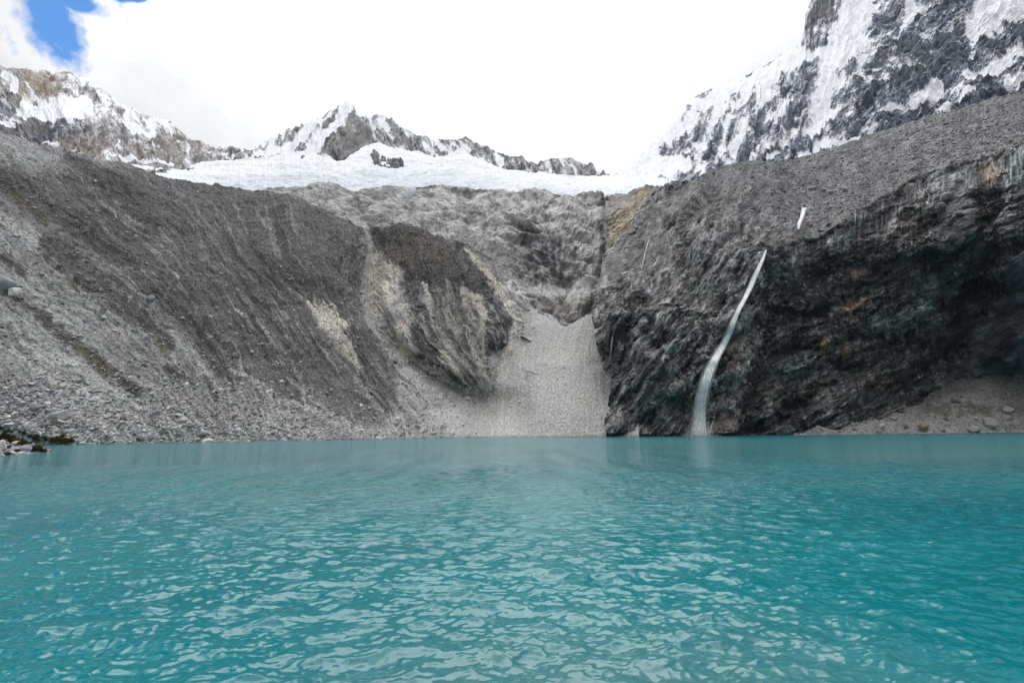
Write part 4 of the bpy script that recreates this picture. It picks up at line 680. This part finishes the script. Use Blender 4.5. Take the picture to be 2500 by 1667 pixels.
def bush(x, y, wpx, hpx, col, label, seed, Gd, grass=False):
    r = np.random.default_rng(seed); p = Gd.at(x, y); m = p[1]/F; w, h = wpx*m, hpx*m
    root = bpy.data.objects.new('grass_tuft' if grass else 'shrub', None); C.objects.link(root); root.location = p; tag(root, label, 'grass' if grass else 'shrub', 'plants on the left bank')
    if grass:
        n = 420; a = r.uniform(0, 6.28, n); rr = r.random(n)**.5*w*.22; b0 = np.stack([rr*np.cos(a), rr*np.sin(a), -.15+0*a], -1); ln = h*r.uniform(.55, 1.1, n); sp = r.uniform(0, .9, n)
        d = np.stack([np.cos(a)*sp, np.sin(a)*sp, np.ones(n)], -1); d /= np.linalg.norm(d, axis=1, keepdims=True); mid = b0+d*(ln*.6)[:, None]; tip = mid+(d+[0, 0, -.7])*(ln*.35)[:, None]
        sd = np.stack([-np.sin(a), np.cos(a), 0*a], -1)*(.035*h/1.0); V = np.stack([b0-sd, b0+sd, mid+sd*.8, mid-sd*.8, tip], 1).reshape(-1, 3)
        fq = (np.array([(0, 1, 2), (0, 2, 3), (3, 2, 4)])[None]+5*np.arange(n)[:, None, None]).reshape(-1); cc = np.repeat(np.c_[np.asarray(col)*r.uniform(.6, 1.5, (n, 1)), np.ones(n)], 5, 0)
        raw('blades', V, fq, 3, cc, M_leaf, False, parent=root)
    else:
        nc = 16; cen = r.normal(size=(nc, 3))*[w*.2, w*.2, h*.22]+[0, 0, h*.5]; n = 2200; ci = r.integers(0, nc, n); off = r.normal(size=(n, 3)); off /= np.linalg.norm(off, axis=1, keepdims=True)
        c0 = cen[ci]+off*(w*.13*r.random(n)**.4)[:, None]; c0[:, 2] = np.maximum(c0[:, 2], .02); s = .075; e = r.normal(size=(n, 3)); e /= np.linalg.norm(e, axis=1, keepdims=True); f = np.cross(e, r.normal(size=(n, 3))); f /= np.linalg.norm(f, axis=1, keepdims=True)
        V = np.stack([c0-e*s, c0+f*s*.6, c0+e*s, c0-f*s*.6], 1).reshape(-1, 3); cc = np.repeat(np.c_[np.asarray(col)*r.uniform(.6, 1.5, (n, 1)), np.ones(n)], 4, 0)
        raw('foliage', V, np.arange(n*4), 4, cc, M_leaf, False, parent=root)
        Vs = []; fs = []
        for k in range(nc):
            b = np.array([r.normal(0, w*.05), r.normal(0, w*.05), -.2]); t = cen[k]; i0 = len(Vs)
            for q_, rad in ((b, .035), (t, .012)):
                for z in range(3): Vs.append(q_+rad*np.array([math.cos(z*2.1), math.sin(z*2.1), 0]))
            for z in range(3): y2 = (z+1) % 3; fs += [i0+z, i0+y2, i0+3+y2, i0+3+z]
        raw('branch', np.array(Vs), np.array(fs), 4, np.ones((len(Vs), 4))*np.array([.07, .05, .035, 1]), M_stem, False, parent=root)
gr = (.028, .038, .014); ol = (.065, .06, .018); go = (.19, .12, .03)
for i, (x, y, w_, h_, co, lb, g_, gs) in enumerate([
  (4, 1082, 34, 36, gr, 'tallest dark green bush at the left frame edge', Bk, 0), (26, 1078, 22, 18, gr, 'small dark bush right of the tallest one', Bk, 0), (37, 1076, 20, 15, go, 'golden grass tuft behind the whitish slab', Bk, 1), (56, 1086, 26, 12, ol, 'olive low cushion between the pale slabs', Bk, 0),
  (70, 1076, 22, 16, gr, 'dark bush in the middle of the spit', A, 0), (90, 1076, 26, 18, gr, 'dark wide bush behind the water inlet', A, 0), (112, 1080, 30, 20, ol, 'olive bush at the head of the inlet', A, 0), (130, 1082, 24, 18, (.08, .065, .02), 'brownish bush right of the olive one', A, 0),
  (156, 1084, 22, 26, go, 'golden brown tuft standing alone on the far side of the inlet', A, 1), (148, 1076, 16, 16, ol, 'olive bush left of the lone golden tuft', A, 0), (90, 1098, 26, 20, (.13, .09, .02), 'brown green grass tuft near the tip of the spit', Bk, 1), (104, 1102, 22, 14, go, 'orange grass at the tip of the spit', Bk, 1), (82, 1100, 18, 16, ol, 'olive tuft beside the grey pointed boulder', Bk, 1),
  (17, 1110, 18, 14, go, 'rusty grass tuft by the waterline at the left edge', Bk, 1), (42, 1100, 18, 10, (.14, .085, .03), 'brown small tuft on pebbles of the spit', Bk, 1), (174, 1080, 16, 10, ol, 'small olive cushion right of the lone golden tuft', A, 0), (20, 1092, 12, 10, (.16, .10, .03), 'small ochre tuft next to the whitish boulder', Bk, 1), (60, 1060, 20, 10, gr, 'thin dark bush above the inlet on the stones', A, 0), (8, 1050, 26, 14, (.05, .045, .02), 'dark bush in the rubble above the spit', A, 0)]):
    bush(x, y, w_, h_, co, lb, 500+i, g_, bool(gs))
# ================= falling water =================
def fallmat():
    m = bpy.data.materials.new('falling_water'); m.use_nodes = True; n = m.node_tree.nodes; l = m.node_tree.links; b = n['Principled BSDF']
    b.inputs['Base Color'].default_value = (.95, .96, .97, 1); b.inputs['Roughness'].default_value = .9; b.inputs['Specular IOR Level'].default_value = .05
    a = n.new('ShaderNodeAttribute'); a.attribute_name = 'Col'; 
    tc = n.new('ShaderNodeTexCoord'); mp = n.new('ShaderNodeMapping'); mp.inputs['Scale'].default_value = (1.6, 1.6, .16); l.new(tc.outputs['Object'], mp.inputs[0])
    q = n.new('ShaderNodeTexNoise'); q.inputs['Scale'].default_value = 1.5; q.inputs['Detail'].default_value = 5; l.new(mp.outputs[0], q.inputs['Vector'])
    r = n.new('ShaderNodeMapRange'); l.new(q.outputs[0], r.inputs[0]); r.inputs[1].default_value = .35; r.inputs[2].default_value = .62; r.inputs[3].default_value = .7; r.inputs[4].default_value = 2.4
    u = n.new('ShaderNodeMath'); u.operation = 'MULTIPLY'; l.new(a.outputs['Alpha'], u.inputs[0]); l.new(r.outputs[0], u.inputs[1]); l.new(u.outputs[0], b.inputs['Alpha']); return m
M_fall = fallmat()
def waterfall(path, wid, n, label, off=1.2, seed=1, a0=.75, a1=.3, name='waterfall', spray=False):
    r = np.random.default_rng(seed); pl = np.array(path, float); d = np.r_[0, np.cumsum(np.hypot(*np.diff(pl, axis=0).T))]; m = 60; t = np.linspace(0, d[-1], m)
    kk_ = np.ones(7)/7; px = np.convolve(np.pad(np.interp(t, d, pl[:, 0]), 3, 'edge'), kk_, 'valid'); py = np.interp(t, d, pl[:, 1]); wp = np.interp(t, d, wid)
    dist = np.array([K.near(a, b, 6.) for a, b in zip(px, py)]); ker = np.ones(9)/9; dist = np.minimum(np.convolve(np.pad(dist, 4, 'edge'), ker, 'valid'), dist+.3)
    rr_ = ray(px, py); rr_ /= np.linalg.norm(rr_, axis=1, keepdims=True); base = rr_*(dist-off)[:, None]+[0, 0, CAMH]; mp = base[:, 1]/F
    Vs = []; fs = []; al = []
    for k in range(n):
        s0 = r.normal(0, .40); ph = r.uniform(0, 6.28); s = s0+.10*np.sin(np.linspace(0, 5, m)+ph)+.09*np.sin(np.linspace(0, 23, m)*r.uniform(.6, 1.4)+ph); dy = r.normal(0, .4)
        a, b = sorted(r.uniform(0, 1, 2)) if k > n*.35 else (0, 1)
        if b-a < .15: b = min(1, a+.2)
        i0, i1 = int(a*(m-1)), int(b*(m-1))+1; i1 = max(i1, i0+4); i1 = min(i1, m); i0 = min(i0, i1-4)
        tw = np.sin(np.linspace(0, np.pi, i1-i0))**.4 if k > n*.35 else np.ones(i1-i0)
        st = len(Vs)
        for j, i in enumerate(range(i0, i1)):
            c_ = base[i]+np.array([s[i]*wp[i]*mp[i]*.9, -abs(dy)*(.5+s0*s0), 0]); hw = wp[i]*mp[i]*(.09 if k > n*.2 else .2)*tw[j]+.015
            Vs += [c_+[-hw, .12*hw, 0], c_+[0, -.5*hw, 0], c_+[hw, .12*hw, 0]]; f = i/(m-1); q_ = (a0*(1-f)+a1*f)*(1 if k > n*.2 else .45)*(.35+.65*tw[j])*math.exp(-4.2*s[i]**2); al += [q_*.55, q_, q_*.55]
        for j in range(i1-i0-1):
            o = st+3*j; fs += [o, o+1, o+4, o+3, o+1, o+2, o+5, o+4]
    cc = np.c_[np.ones((len(Vs), 3)), np.clip(al, 0, 1)]
    if not spray:
        o = raw(name, np.array(Vs), np.array(fs), 4, cc, M_fall, True); tag(o, label, 'waterfall'); return o
    root = bpy.data.objects.new(name, None); C.objects.link(root); f0 = base[-1].copy(); f0[2] = 0; root.location = f0; tag(root, label, 'waterfall')
    raw('stream', np.array(Vs)-f0, np.array(fs), 4, cc, M_fall, True, parent=root)
    # droplets thrown up round the foot
    ns = 2600; a_ = r.normal(0, 1, (ns, 3))*[2.6, 1.2, 0]; hh = r.exponential(1.6, ns)*np.exp(-(a_[:, 0]/5)**2)*1.6; P0 = a_+np.stack([0*hh, -1+0*hh, hh], -1); q0 = .05+.09*r.random(ns); e = r.normal(size=(ns, 3)); e /= np.linalg.norm(e, axis=1, keepdims=True); g = np.cross(e, r.normal(size=(ns, 3))); g /= np.linalg.norm(g, axis=1, keepdims=True)
    V = np.stack([P0-e*q0[:, None], P0+g*q0[:, None], P0+e*q0[:, None], P0-g*q0[:, None]], 1).reshape(-1, 3)
    raw('spray', V, np.arange(ns*4), 4, np.c_[np.ones((ns*4, 3)), np.full(ns*4, .55)], M_fall, False, parent=root); return root
waterfall([(1872, 611), (1860, 637), (1846, 668), (1829, 708), (1815, 735), (1797, 766), (1784, 802), (1770, 837), (1748, 869), (1733, 900), (1721, 936), (1710, 980), (1708, 1016), (1707, 1064)], [4, 7, 9, 10, 9, 9, 11, 12, 15, 18, 20, 22, 25, 32], 210, 'tall white waterfall plunging down the dark cliff into the lake', 1.5, 1, 2.2, .85, spray=True)
waterfall([(1964, 508), (1960, 520), (1957, 532), (1951, 545), (1948, 560)], [12, 9, 8, 9, 6], 34, 'short white cascade on the rubble above the tall waterfall', .8, 2, 1.5, 1.4)
waterfall([(1586, 576), (1583, 590), (1578, 605), (1574, 622), (1571, 636), (1566, 656)], [1.5, 2.6, 3.2, 2.6, 3.4, 2], 16, 'thin white trickle on the grey cliff left of the tall waterfall', .8, 3, .55, .3)
waterfall([(2087, 512), (2088, 528), (2088, 546)], [3, 5, 5], 8, 'tiny faint trickle over the dark overhang right of the cascade', 1.5, 4, .5, .2)
waterfall([(1506, 790), (1497, 812), (1492, 850), (1488, 880)], [6, 7, 4, 4], 10, 'faint misty trickle low on the left end of the cliff', .8, 5, .2, .1)
waterfall([(1745, 1015), (1735, 1040), (1728, 1064)], [4, 6, 9], 10, 'faint side spray at the foot of the tall waterfall', 1.2, 6, .3, .15)
